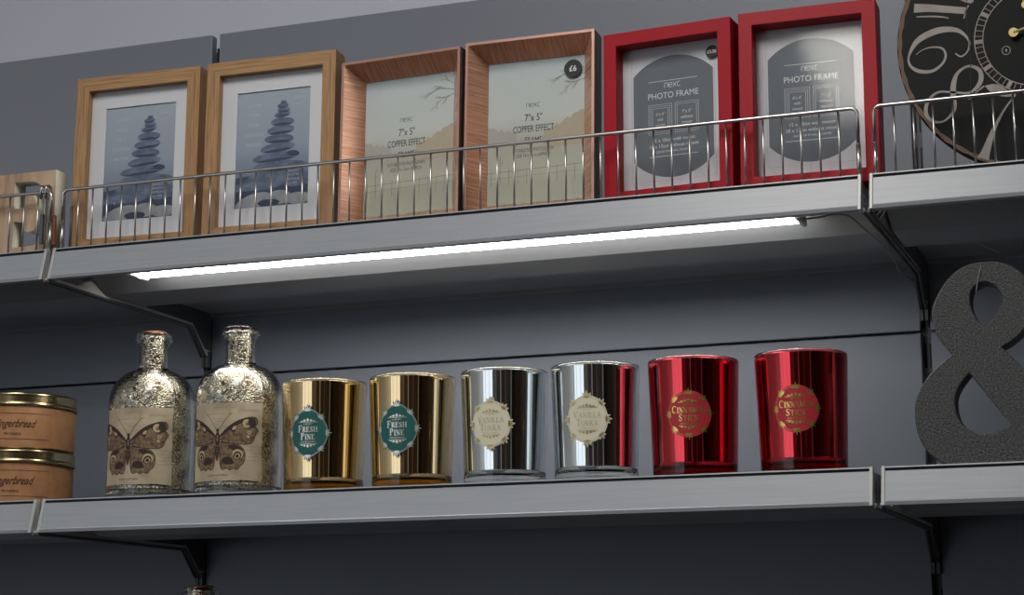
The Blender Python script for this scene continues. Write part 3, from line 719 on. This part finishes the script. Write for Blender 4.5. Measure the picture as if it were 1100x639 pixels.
    text(tx, '· LUXURY ·', 0, 0.0103, 0.0017, 1, 0.0004, 0, width=0.014); text(tx, 'SCENTED CANDLE', 0, -0.0102, 0.0018, 1, 0.0004, 0, width=0.019)
    lm, om, tm = {'gold': ('teal', 'silverfoil', 'silverfoil'), 'silver': ('creamlabel', 'palegold', 'faint'), 'red': ('redlabel', 'goldfoil', 'goldfoil')}[kind]
    for bm_, nm, m_, par in ((base, 'label', lm, None), (orn, 'ornament', om, 'l'), (tx, 'lettering', tm, 'l')):
        wrap(bm_, jar_r, lab_az, LAB_Z)
        o = flat_link(nm, bm_, [M_[m_]], t if par is None else lo)
        if par is None: lo = o
    return t
# small high-contrast serif capitals; each glyph in a 1-high box: (advance, [strokes (x0,y0,x1,y1,weight)], [arcs])
def serif(bm, s, cx, cy_, cap, width, z, mi):
    TH, TN = 0.17, 0.07
    def arc(x, y, rx, ry, a0, a1, n=9): return [(x+rx*math.cos(math.radians(a0+(a1-a0)*k/n)), y+ry*math.sin(math.radians(a0+(a1-a0)*k/n))) for k in range(n+1)]
    def sf(x, y, w=0.34): return ([(x-w/2, y), (x+w/2, y)], TN)
    G = {}
    G['I'] = (0.42, [([(.21, 0), (.21, 1)], TH), sf(.21, 0.03), sf(.21, .97)])
    G['F'] = (0.72, [([(.18, 0), (.18, 1)], TH), sf(.18, .03), ([(.02, .97), (.64, .97)], TN), ([(.62, .97), (.62, .74)], TN), ([(.2, .52), (.5, .52)], TN), ([(.48, .42), (.48, .62)], TN)])
    G['E'] = (0.76, [([(.18, 0), (.18, 1)], TH), ([(.02, .97), (.64, .97)], TN), ([(.62, .97), (.62, .76)], TN), ([(.2, .52), (.5, .52)], TN), ([(.48, .42), (.48, .62)], TN), ([(.02, .03), (.68, .03)], TN), ([(.67, .03), (.67, .26)], TN)])
    G['L'] = (0.70, [([(.18, 0), (.18, 1)], TH), sf(.18, .97), ([(.02, .03), (.64, .03)], TN), ([(.63, .03), (.63, .28)], TN)])
    bowl = (arc(.30, .745, .26, .235, 90, -90), [TN, TN, .1, .14, TH, TH, .14, .1, TN, TN])
    G['P'] = (0.72, [([(.18, 0), (.18, 1)], TH), sf(.18, .03), sf(.12, .97, .24), bowl])
    G['R'] = (0.80, [([(.18, 0), (.18, 1)], TH), sf(.18, .03), sf(.12, .97, .24), bowl, ([(.38, .5), (.66, .04)], TH), ([(.6, .03), (.8, .03)], TN)])
    G['H'] = (0.92, [([(.18, 0), (.18, 1)], TH), ([(.72, 0), (.72, 1)], TH), ([(.18, .52), (.72, .52)], TN), sf(.18, .03), sf(.18, .97), sf(.72, .03), sf(.72, .97)])
    G['N'] = (0.92, [([(.18, 0), (.18, 1)], TN), ([(.16, .97), (.74, .03)], TH), ([(.74, 0), (.74, 1)], TN), sf(.18, .03), sf(.14, .97, .26), sf(.74, .97)])
    G['M'] = (1.06, [([(.16, 0), (.18, 1)], TN), ([(.2, .97), (.5, .05)], TH), ([(.5, .05), (.82, .97)], TN), ([(.86, 0), (.84, 1)], TH), sf(.16, .03), sf(.86, .03), sf(.15, .97, .2), sf(.88, .97, .2)])
    G['A'] = (0.84, [([(.1, .03), (.42, 1)], TN), ([(.40, 1), (.74, .03)], TH), ([(.2, .36), (.58, .36)], TN), sf(.1, .03, .26), sf(.74, .03, .26)])
    G['V'] = (0.84, [([(.1, .97), (.44, .02)], TH), ([(.44, .02), (.74, .97)], TN), sf(.1, .97, .26), sf(.74, .97, .26)])
    G['K'] = (0.88, [([(.18, 0), (.18, 1)], TH), sf(.18, .03), sf(.18, .97), ([(.22, .42), (.68, .97)], TN), ([(.38, .58), (.72, .03)], TH), sf(.74, .03, .24), sf(.68, .97, .24)])
    G['T'] = (0.80, [([(.4, 0), (.4, 1)], TH), sf(.4, .03), ([(.04, .97), (.76, .97)], TN), ([(.06, .97), (.06, .76)], TN), ([(.74, .97), (.74, .76)], TN)])
    G['C'] = (0.84, [(arc(.44, .5, .36, .46, 50, 310, 14), [TN]*3+[.1, .14]+[TH]*5+[.14, .1]+[TN]*3), ([(.7, .72), (.7, .96)], TN)])
    G['O'] = (0.90, [(arc(.45, .5, .36, .46, 90, 450, 20), [TN, TN, .1, .14, TH, TH, TH, .14, .1, TN, TN, TN, .1, .14, TH, TH, TH, .14, .1, TN, TN])])
    G['S'] = (0.66, [(smooth_pts([(.54, .80), (.34, .95), (.13, .76), (.32, .52), (.54, .26), (.30, .04), (.1, .22)], 4), [TN]*6+[.1]*3+[.16]*8+[.1]*3+[TN]*5), ([(.55, .72), (.55, .94)], TN), ([(.09, .08), (.09, .3)], TN)])
    big = 1.28; x = 0; items = []
    for i, ch in enumerate(s):
        k = big if i == 0 else 1.0; items.append((ch, x, k)); x += (G[ch][0]+0.06)*k
    sc_ = width/x
    for ch, gx, k in items:
        for pts, w in G[ch][1]:
            P = [(cx - width/2 + (gx + px*k)*sc_, cy_ + (py*k - 0.5)*cap) for px, py in pts]
            ww = [v*cap*1.15*k for v in w][:len(P)] if isinstance(w, list) else w*cap*1.15*k
            if isinstance(ww, list) and len(ww) < len(P): ww += [ww[-1]]*(len(P)-len(ww))
            stroke(bm, P, ww, z, mi)
D2R = math.radians
candle(0.3467, 0.070, 'gold', D2R(3), 'gold mirrored candle jar with teal label, right beside the glass bottle', 'gold candle jars')
candle(0.4590, 0.070, 'gold', D2R(2), 'gold mirrored candle jar with teal label, right beside the silver jar', 'gold candle jars')
candle(0.5726, 0.070, 'silver', D2R(1), 'silver mirrored candle jar with cream label, right beside the gold jar', 'silver candle jars')
candle(0.6809, 0.070, 'silver', D2R(6), 'silver mirrored candle jar with cream label, left neighbour of the red jar', 'silver candle jars')
candle(0.7935, 0.070, 'red', D2R(8), 'red mirrored candle jar with gold-edged label, right beside the silver jar', 'red candle jars')
candle(0.9128, 0.070, 'red', D2R(4), 'red mirrored candle jar at the right end of the row', 'red candle jars')

# ------------------------------------------------------------------ mercury glass bottles
def bottle(x, y, z, label, az=D2R(5), cz_=0.0):
    t = empty('glass_bottle', (x, y, z)); tag(t, label, 'bottle', 'speckled mirror glass bottles')
    R0 = 0.0520; Rn = 0.0180
    outer = [(R0-0.006, 0.0), (R0-0.002, 0.0008), (R0-0.0003, 0.004), (R0, 0.010), (R0, 0.120)]
    # rounded shoulder
    for k in range(1, 13):
        a = PI/2*k/12; outer.append((Rn+0.0015 + (R0-Rn-0.0015)*math.cos(a)**1.0, 0.120 + 0.040*math.sin(a)**1.0))
    outer[-1] = (Rn+0.0030, 0.1605)
    outer += [(Rn+0.0008, 0.1630), (Rn, 0.168), (Rn, 0.192), (Rn+0.001, 0.1945), (0.0222, 0.1955), (0.0234, 0.1978), (0.0222, 0.2000), (0.0196, 0.2008), (0.0212, 0.2030), (0.0212, 0.2052), (0.0195, 0.2066)]
    inner = [(0.0150, 0.2066), (0.0145, 0.204), (Rn-0.0034, 0.195), (Rn-0.0034, 0.163)]
    Ri = R0-0.0042
    for k in range(12, 0, -1):
        a = PI/2*k/12; inner.append((Rn-0.0034 + (Ri-Rn+0.0034)*math.cos(a), 0.1185 + 0.0385*math.sin(a)))
    inner += [(Ri, 0.117), (Ri, 0.014), (Ri-0.004, 0.008), (0, 0.007)]
    link('glass', lathe([(0, 0.0015), (R0-0.010, 0.0012)] + outer + inner, 80), M_['glass_bottle'], t, smooth=True)
    q = 0.0003; lin_ = [(max(r-q, 0), zz) for r, zz in inner[1:-1]]
    inn2 = [(max(r-q-0.0007, 0), zz) for r, zz in inner[1:-1]][::-1]
    link('mirror_lining', lathe(lin_+inn2, 80, close=True), M_['mercury'], t, smooth=True)
    link('cork_stopper', lathe([(0, 0.188), (0.0120, 0.188), (0.0132, 0.2062-cz_), (0.0150, 0.2072-cz_), (0.0150, 0.2086-cz_), (0.0138, 0.2090-cz_), (0, 0.2090-cz_)], 40), M_['cork'], t, smooth=False)
    # paper label with butterfly, laid out in metres about the insect's thorax
    a = art(); ux = 0.0
    x0, x1, y0, y1 = -0.046, 0.050, -0.046, 0.046
    rnd = random.Random(11)
    P = [(x0, y0)] + [(x0+(x1-x0)*k/24, y0+rnd.uniform(0, .0008)) for k in range(1, 24)] + [(x1, y0)] + [(x1-rnd.uniform(0, .0012), y0+(y1-y0)*k/20) for k in range(1, 20)] + [(x1, y1)] + [(x1+(x0-x1)*k/24, y1-rnd.uniform(0, .0008)) for k in range(1, 24)] + [(x0, y1)]
    poly(a, P, 0.0002, 0)
    # faded handwriting
    for row, (ya, xa, xb) in enumerate([(0.040, -0.012, 0.018), (0.0355, 0.020, 0.044), (0.0325, -0.018, 0.016), (0.0365, 0.022, 0.046), (0.0265, -0.010, 0.008), (0.0235, -0.006, 0.010), (-0.006, 0.034, 0.048), (-0.010, 0.030, 0.044), (-0.0135, 0.034, 0.047), (-0.018, 0.032, 0.044), (-0.0225, 0.030, 0.045)]):
        n = int((xb-xa)/0.0009)
        stroke(a, [(xa+(xb-xa)*k/n, ya + rnd.uniform(-.0008, .0008)) for k in range(n+1)], 0.00035, 0.00026, 4)
    text(a, 'LEPIDOPTERA', -0.003, -0.0395, 0.0024, 1, 0.0003, 2, width=0.026); text(a, 'FIG. IV', -0.003, -0.0435, 0.0016, 1, 0.0003, 4, width=0.012)
    cx0, cy0 = -0.004, 0.002
    def Wp(pts, s, z_, mi, sub=5, closed=True):
        Q = smooth_pts([(cx0 + s*px, cy0+py) for px, py in pts], sub, closed); 
        if mi is None: return Q
        poly(a, Q, z_, mi); return Q
    fore = [(0.002, 0.002), (0.010, 0.012), (0.022, 0.021), (0.036, 0.026), (0.045, 0.0262), (0.0475, 0.020), (0.0445, 0.016), (0.0485, 0.011), (0.0450, 0.005), (0.040, -0.004), (0.026, -0.0055), (0.010, -0.0035)]
    hind = [(0.002, -0.003), (0.012, -0.0045), (0.024, -0.0060), (0.0315, -0.012), (0.0330, -0.019), (0.0315, -0.027), (0.0270, -0.0315), (0.0240, -0.0350), (0.0200, -0.0335), (0.0160, -0.0355), (0.0120, -0.0335), (0.0070, -0.0350), (0.0040, -0.0300), (0.0030, -0.015)]
    for s in (1, -1):
        for wing, zz in ((hind, 0.0003), (fore, 0.00036)):
            Q = Wp(wing, s, zz, 1); stroke(a, Q, 0.0009, zz+0.00003, 2, True)
        # fore wing markings
        Wp([(0.003, 0.0035), (0.012, 0.0135), (0.024, 0.0215), (0.036, 0.0256), (0.044, 0.0255), (0.043, 0.0235), (0.033, 0.0215), (0.022, 0.0160), (0.012, 0.0090)], s, 0.00042, 2)
        Wp([(0.028, 0.0225), (0.036, 0.0250), (0.044, 0.0240), (0.0445, 0.016), (0.037, 0.0130), (0.029, 0.0165)], s, 0.00043, 2)
        ell(a, cx0+s*0.0345, cy0+0.0190, 0.0052, 0.0050, 0.00046, 3); ell(a, cx0+s*0.0385, cy0+0.0200, 0.0030, 0.0042, 0.00048, 2); ell(a, cx0+s*0.0345, cy0+0.0185, 0.0018, 0.0022, 0.0005, 1)
        ell(a, cx0+s*0.0200, cy0+0.0135, 0.0030, 0.0016, 0.00048, 3, s*0.8); Wp([(0.0165, 0.0155), (0.021, 0.0140), (0.0205, 0.0085), (0.0165, 0.0100)], s, 0.00047, 2)
        ell(a, cx0+s*0.0375, cy0+0.0085, 0.0024, 0.0022, 0.00046, 3); ell(a, cx0+s*0.0375, cy0+0.0085, 0.0012, 0.0011, 0.00049, 1)
        ell(a, cx0+s*0.0360, cy0+0.0035, 0.0018, 0.0015, 0.00046, 3)
        stroke(a, [(cx0+s*px, cy0+py) for px, py in [(0.044, 0.022), (0.0455, 0.019), (0.043, 0.016), (0.0465, 0.011), (0.043, 0.005), (0.0385, -0.002)]], 0.0010, 0.00046, 2)
        for k in range(6): stroke(a, [(cx0+s*0.004, cy0+0.001), (cx0+s*(0.030+0.002*k), cy0+0.010-0.0028*k)], 0.00022, 0.00044, 2)
        # hind wing eye and bands
        Wp([(0.013, -0.0065), (0.022, -0.0065), (0.0285, -0.0105), (0.0295, -0.0150), (0.0240, -0.0125), (0.0170, -0.0115)], s, 0.0004, 2)
        ell(a, cx0+s*0.0245, cy0-0.0170, 0.0062, 0.0056, 0.00041, 3, -s*0.3); ell(a, cx0+s*0.0240, cy0-0.0190, 0.0046, 0.0052, 0.00045, 2, -s*0.5); ell(a, cx0+s*0.0240, cy0-0.0195, 0.0030, 0.0036, 0.00048, 3, -s*0.5); ell(a, cx0+s*0.0240, cy0-0.0195, 0.0019, 0.0024, 0.0005, 2)
        Wp([(0.006, -0.0260), (0.012, -0.0290), (0.020, -0.0280), (0.0175, -0.0220), (0.013, -0.0200), (0.0075, -0.0215)], s, 0.0004, 2)
        for k in range(5): stroke(a, [(cx0+s*0.003, cy0-0.006), (cx0+s*(0.006+0.0042*k), cy0-0.031+0.001*k)], 0.00022, 0.0004, 2)
        # antennae
        stroke(a, [(cx0+s*0.0008, cy0+0.0105), (cx0+s*0.0080, cy0+0.0220), (cx0+s*0.0150, cy0+0.0300)], 0.0005, 0.0005, 2); ell(a, cx0+s*0.0154, cy0+0.0304, 0.0009, 0.0006, 0.0005, 2, s*0.9)
    ell(a, cx0, cy0+0.001, 0.0030, 0.0085, 0.00052, 2); ell(a, cx0, cy0+0.0108, 0.0019, 0.0024, 0.00054, 2); ell(a, cx0, cy0-0.0135, 0.0026, 0.0112, 0.00052, 2)
    for k in range(6): ell(a, cx0, cy0-0.007-0.003*k, 0.0018-0.00015*k, 0.0006, 0.00056, 1)
    ell(a, cx0, cy0+0.002, 0.0013, 0.0040, 0.00056, 1)
    wrap(a, R0, az, 0.0640, 0.0022)
    flat_link('butterfly_label', a, [M_['paper'], M_['bf_mid'], M_['bf_dark'], M_['bf_light'], M_['script']], t)
    return t
bottle(0.1132, 0.072, SL, 'speckled silver-gold glass bottle with butterfly label, left of the pair')
bottle(0.2330, 0.072, SL, 'speckled silver-gold glass bottle with butterfly label, beside the gold jar', D2R(5), 0.003)
bottle(0.1716, 0.100, SL-H, 'bottle on the shelf below, only its shiny lip showing')

# ------------------------------------------------------------------ candle tins
def tin(z, label):
    t = empty('candle_tin', (-0.0935, 0.0905, z)); tag(t, label, 'candle tin', 'kraft candle tins')
    R0 = 0.0722
    link('tin_body', lathe([(0, 0), (R0-0.003, 0), (R0-0.0008, 0.001), (R0-0.0006, 0.0525), (0, 0.0525)], 96), M_['tin'], t, smooth=False)
    link('wrapper', lathe([(R0-0.0005, 0.0012), (R0, 0.0014), (R0, 0.0520), (R0-0.0005, 0.0522)], 96, close=True), M_['kraft'], t, smooth=True)
    link('lid', lathe([(R0+0.0012, 0.0525), (R0+0.0024, 0.0530), (R0+0.0024, 0.0560), (R0+0.0012, 0.0566), (R0+0.0012, 0.0650), (R0+0.0018, 0.0665), (R0+0.0004, 0.0690), (R0-0.004, 0.0700), (R0-0.007, 0.0686), (0, 0.0686), (0, 0.066), (R0-0.002, 0.0655), (R0-0.0005, 0.0525)], 96, close=False), M_['tin'], t, smooth=True)
    a = art(); w, h = 0.096, 0.0315
    stroke(a, [(-w/2, -h/2), (w/2, -h/2), (w/2, h/2), (-w/2, h/2)], 0.0006, 0.0003, 0, True)
    text(a, 'Gingerbread', 0, 0.0035, 0.0098, 1, 0.0003, 0, shear=0.55, width=0.054, bold=0.00018)
    text(a, 'TIN CANDLE', 0, -0.0095, 0.0028, 1, 0.0003, 0, width=0.021, bold=0.0001)
    wrap(a, R0, D2R(31), 0.0270); flat_link('printing', a, [M_['brownink']], t)
    return t
tin(SL, 'round brown kraft candle tin standing on the shelf, lower of the two')
tin(SL+0.0700, 'round brown kraft candle tin stacked on top of the other tin')

# ------------------------------------------------------------------ wooden letter block
t = empty('letter_block', (-0.115, 0.034, SU)); tag(t, 'pale wooden block with a cut-out letter shape, at far left', 'ornament')
ox, oz = 0.115, -SU
W0 = [(-0.160, SU), (-0.0125, SU), (-0.0125, 0.4545), (-0.160, 0.4545)]
hole = smooth_pts([(-0.0225, 0.395), (-0.0228, 0.4130), (-0.0290, 0.4310), (-0.0420, 0.4415), (-0.0560, 0.4435)], 5) + [(-0.0730, 0.4435), (-0.0730, 0.4090), (-0.0580, 0.4090), (-0.0580, 0.4240), (-0.0440, 0.4240), (-0.0400, 0.4150), (-0.0375, 0.3900), (-0.0420, 0.3790), (-0.0500, 0.3770), (-0.0560, 0.3800), (-0.0590, 0.3930), (-0.0730, 0.3930), (-0.0730, 0.3590)] + smooth_pts([(-0.0560, 0.3590), (-0.0380, 0.3610), (-0.0270, 0.3700), (-0.0228, 0.3850), (-0.0225, 0.392)], 5)
bm = curve_solid([[(x+ox, z+oz) for x, z in W0], [(x+ox, z+oz) for x, z in hole]], 0.024)
for f in bm.faces:
    if abs(f.normal.y) < 0.5: f.material_index = 1
link('block', bm, [M_['blockwood'], M_['blockedge']], t)

# ------------------------------------------------------------------ ampersand
outer = [(1.1092, 0.2480), (1.0985, 0.2465), (1.0870, 0.2410), (1.0760, 0.2310), (1.0668, 0.2180), (1.0605, 0.2030), (1.0603, 0.1900), (1.0655, 0.1740), (1.0735, 0.1620), (1.0775, 0.1545), (1.0700, 0.1480), (1.0570, 0.1370), (1.0460, 0.1230), (1.0395, 0.1090), (1.0380, 0.0950), (1.0400, 0.0760), (1.0480, 0.0580), (1.0600, 0.0465), (1.0800, SL), (1.1250, SL), (1.1430, 0.0430), (1.1560, 0.0520), (1.1660, 0.0420)]
outer_end = [(1.1700, SL), (1.2250, SL), (1.1960, 0.0790), (1.2060, 0.0930), (1.2130, 0.1160), (1.1850, 0.1200), (1.1810, 0.1080), (1.1760, 0.1010)]
up_side = [(1.1400, 0.1430), (1.1245, 0.1600), (1.1390, 0.1680), (1.1500, 0.1790), (1.1590, 0.1950), (1.1600, 0.2130), (1.1520, 0.2310), (1.1380, 0.2430), (1.1230, 0.2480)]
amp_out = smooth_pts(outer[:18], 4)[:-1] + outer[17:] + outer_end + [up_side[0]] + smooth_pts(up_side[1:], 4)
c1 = smooth_pts([(1.1107, 0.1795), (1.0990, 0.1960), (1.0961, 0.2110), (1.1000, 0.2235), (1.1120, 0.2300), (1.1245, 0.2245), (1.1310, 0.2110), (1.1270, 0.1970)], 5, True)
c1 = [(1.1107, 0.1790)] + c1[3:-2]
c2 = [(1.0935, 0.1370)] + smooth_pts([(1.0905, 0.1340), (1.0800, 0.1200), (1.0758, 0.1060), (1.0785, 0.0890), (1.0870, 0.0770), (1.1000, 0.0710), (1.1150, 0.0705), (1.1300, 0.0765)], 5) + [(1.1345, 0.0795)]
t = empty('ampersand', (1.12, 0.036, SL)); tag(t, 'large charcoal glitter-coated ampersand ornament at lower right', 'ornament')
bm = curve_solid([[(x-1.12, z-SL) for x, z in P] for P in (amp_out, c1, c2)], 0.030, 0.0016)
link('body', bm, M_['amp'], t)
link('hanging_string', tube(bmesh.new(), smooth_pts([(-0.010, 0.031, 0.19), (-0.0095, 0.020, 0.2135), (-0.0085, 0.004, 0.2135), (-0.0100, -0.001, 0.2060), (-0.0140, -0.0015, 0.1900), (-0.0155, -0.001, 0.1800)], 5), 0.0004, 6), M_['cable'], t)

# ------------------------------------------------------------------ clock
CX, CZ, CR = 1.1775, SU+0.1435, 0.1435
t = empty('wall_clock', (CX, 0.042, CZ)); tag(t, 'round black wooden clock with big curly cream numerals', 'clock')
bm = lathe([(0, 0), (CR-0.0035, 0), (CR, 0.0015), (CR, 0.016), (0, 0.016)], 128)
for v in bm.verts: v.co = Vector((v.co.x, v.co.z, v.co.y))
o = link('face', bm, M_['clockblack'], t)
a = art()
stroke(a, [((CR-0.0030)*math.cos(2*PI*k/160), (CR-0.0030)*math.sin(2*PI*k/160)) for k in range(160)], [0.0042 + 0.0012*math.sin(k*1.7) for k in range(160)], 0.0002, 0, True); to_front(a)
flat_link('worn_edge', a, [M_['clockedge']], t)
def num(pts, w, bm, sub=6):
    Q = smooth_pts([(x-CX, z-CZ, ww) for (x, z), ww in zip(pts, w)], sub); stroke(bm, [(q[0], q[1]) for q in Q], [q[2] for q in Q], 0.0004, 0)
a = art()
def numeral():
    global a
    to_front(a); flat_link('numeral', a, [M_['clockcream']], t); a = art()
# nine
num([(1.0535, 0.4805), (1.0600, 0.4850), (1.0696, 0.4872), (1.0810, 0.4850), (1.0848, 0.4770), (1.0810, 0.4680), (1.0700, 0.4610), (1.0560, 0.4625), (1.0470, 0.4700), (1.0465, 0.4810), (1.0560, 0.4960), (1.0735, 0.5040), (1.0890, 0.5050), (1.1010, 0.5010), (1.1095, 0.4900), (1.1080, 0.4790), (1.1010, 0.4735), (1.0950, 0.4775)],
    [.0006, .001, .0016, .0022, .0024, .0026, .0034, .0040, .0026, .0022, .0060, .0072, .0060, .0040, .0022, .0016, .0016, .0016], a)
numeral()
# eight
num([(1.0905, 0.4300), (1.0910, 0.4160), (1.0800, 0.4050), (1.0680, 0.4060), (1.0615, 0.4150), (1.0640, 0.4280), (1.0750, 0.4370), (1.0920, 0.4350), (1.1080, 0.4330), (1.1190, 0.4430), (1.1190, 0.4560), (1.1080, 0.4620), (1.0965, 0.4560), (1.0915, 0.4440), (1.0905, 0.4300)],
    [.0060, .0034, .0020, .0030, .0040, .0036, .0024, .0022, .0026, .0050, .0044, .0028, .0034, .0056, .0060], a)
numeral()
# seven
num([(1.1240, 0.4385), (1.1340, 0.4340), (1.1480, 0.4270), (1.1600, 0.4290)], [.0010, .0110, .0060, .0020], a)
num([(1.1560, 0.4270), (1.1430, 0.4120), (1.1300, 0.3900), (1.1220, 0.3700), (1.1180, 0.3600)], [.0010, .0020, .0045, .0085, .0120], a)
num([(1.1060, 0.4250), (1.1150, 0.4330), (1.1230, 0.4385)], [.0006, .0012, .0020], a)
numeral()
# ten, only its foot in view
num([(1.0540, 0.5330), (1.0700, 0.5310), (1.0900, 0.5270), (1.1095, 0.5230)], [.0100, .0085, .0075, .0075], a)
num([(1.1110, 0.5290), (1.1080, 0.5220), (1.1055, 0.5150)], [.0016, .0016, .0012], a)
num([(1.0560, 0.5230), (1.0720, 0.5215), (1.0850, 0.5190), (1.0900, 0.5170)], [.0010, .0018, .0014, .0008], a)
num([(1.0720, 0.5560), (1.0900, 0.5480), (1.1060, 0.5360), (1.1150, 0.5330), (1.1100, 0.5450), (1.0950, 0.5560), (1.0800, 0.5640), (1.0720, 0.5560)], [.006, .005, .004, .003, .004, .005, .006, .006], a)
numeral()
for k, s in ((11, '11'), (12, '12'), (1, '1'), (2, '2'), (3, '3'), (4, '4'), (5, '5'), (6, '6')):
    q = PI/2 - k*PI/6; rot = q - PI/2 if k not in (4, 5, 6) else q + PI/2
    text(a, s, 0.101*math.cos(q), 0.101*math.sin(q), 0.042, 0.75, 0.0004, 0, rot=rot); numeral()
a.free()
a = art(); r1, r2 = 0.0622, 0.0535; tcx = 0.0
stroke(a, [(r1*math.cos(2*PI*k/120), r1*math.sin(2*PI*k/120)) for k in range(120)], 0.0010, 0.0004, 0, True)
stroke(a, [(r2*math.cos(2*PI*k/120), r2*math.sin(2*PI*k/120)) for k in range(120)], 0.0010, 0.0004, 0, True)
for k in range(60):
    q = 2*PI*k/60; stroke(a, [(r2*math.cos(q), r2*math.sin(q)), (r1*math.cos(q), r1*math.sin(q))], 0.0044 if k % 5 == 0 else 0.0007, 0.0005, 0)
stroke(a, [(1.1473-CX+0.0042*math.cos(2*PI*k/24), 0.4746-CZ+0.0046*math.sin(2*PI*k/24)) for k in range(24)], 0.0008, 0.0005, 0, True)
ell(a, 1.1473-CX, 0.4746-CZ, 0.0010, 0.0017, 0.0005, 0)
to_front(a); flat_link('minute_track', a, [M_['clockcream']], t)
for xs in ((-0.068), (0.07)):
    a = art(); stroke(a, [(xs+0.0008*math.sin(k*0.9), -0.118+0.236*k/20) for k in range(21)], 0.0007, 0.0007, 0); to_front(a); flat_link('plank_seam', a, [M_['dark']], t)
bm = bmesh.new(); hx, hz = 1.1561-CX, 0.4918-CZ
def disc(bm, x, z, r, y0, y1):
    ra = [[bm.verts.new((x+r*math.cos(2*PI*k/24), y, z+r*math.sin(2*PI*k/24))) for k in range(24)] for y in (y0, y1)]
    for k in range(24): bm.faces.new((ra[0][k], ra[0][(k+1) % 24], ra[1][(k+1) % 24], ra[1][k]))
    bm.faces.new(ra[0]); bm.faces.new(ra[1][::-1])
disc(bm, hx, hz, 0.0050, -0.006, -0.0045); disc(bm, 0.0, 0.010, 0.0060, -0.0075, -0.0)
tube(bm, [(hx, -0.0052, hz), (0, -0.0052, 0.010), (0.045, -0.0052, 0.037)], [0.0016, 0.0020, 0.0008], 8)
disc(bm, 0.024, 0.0245, 0.0045, -0.006, -0.0045)
link('minute_hand', bm, M_['brass'], t)
bm = bmesh.new(); tube(bm, [(0.006, -0.0030, 0.0), (0, -0.0030, 0.010), (-0.010, -0.0030, 0.040)], [0.0010, 0.0022, 0.0008], 8); disc(bm, -0.008, 0.034, 0.004, -0.004, -0.0025)
link('hour_hand', bm, M_['brass'], t)

# curled tape strips under the right upper shelf
o = link('tape_strip', B(-0.0022, 0.0022, -0.05, 0.05, -0.0006, 0.0), M_['capm']); o.location = (1.082, 0.335, H+0.0235); o.rotation_euler = (0.0, 0, -0.27)
tag(o, 'short pale strip of tape stuck under the right upper shelf', 'tape')
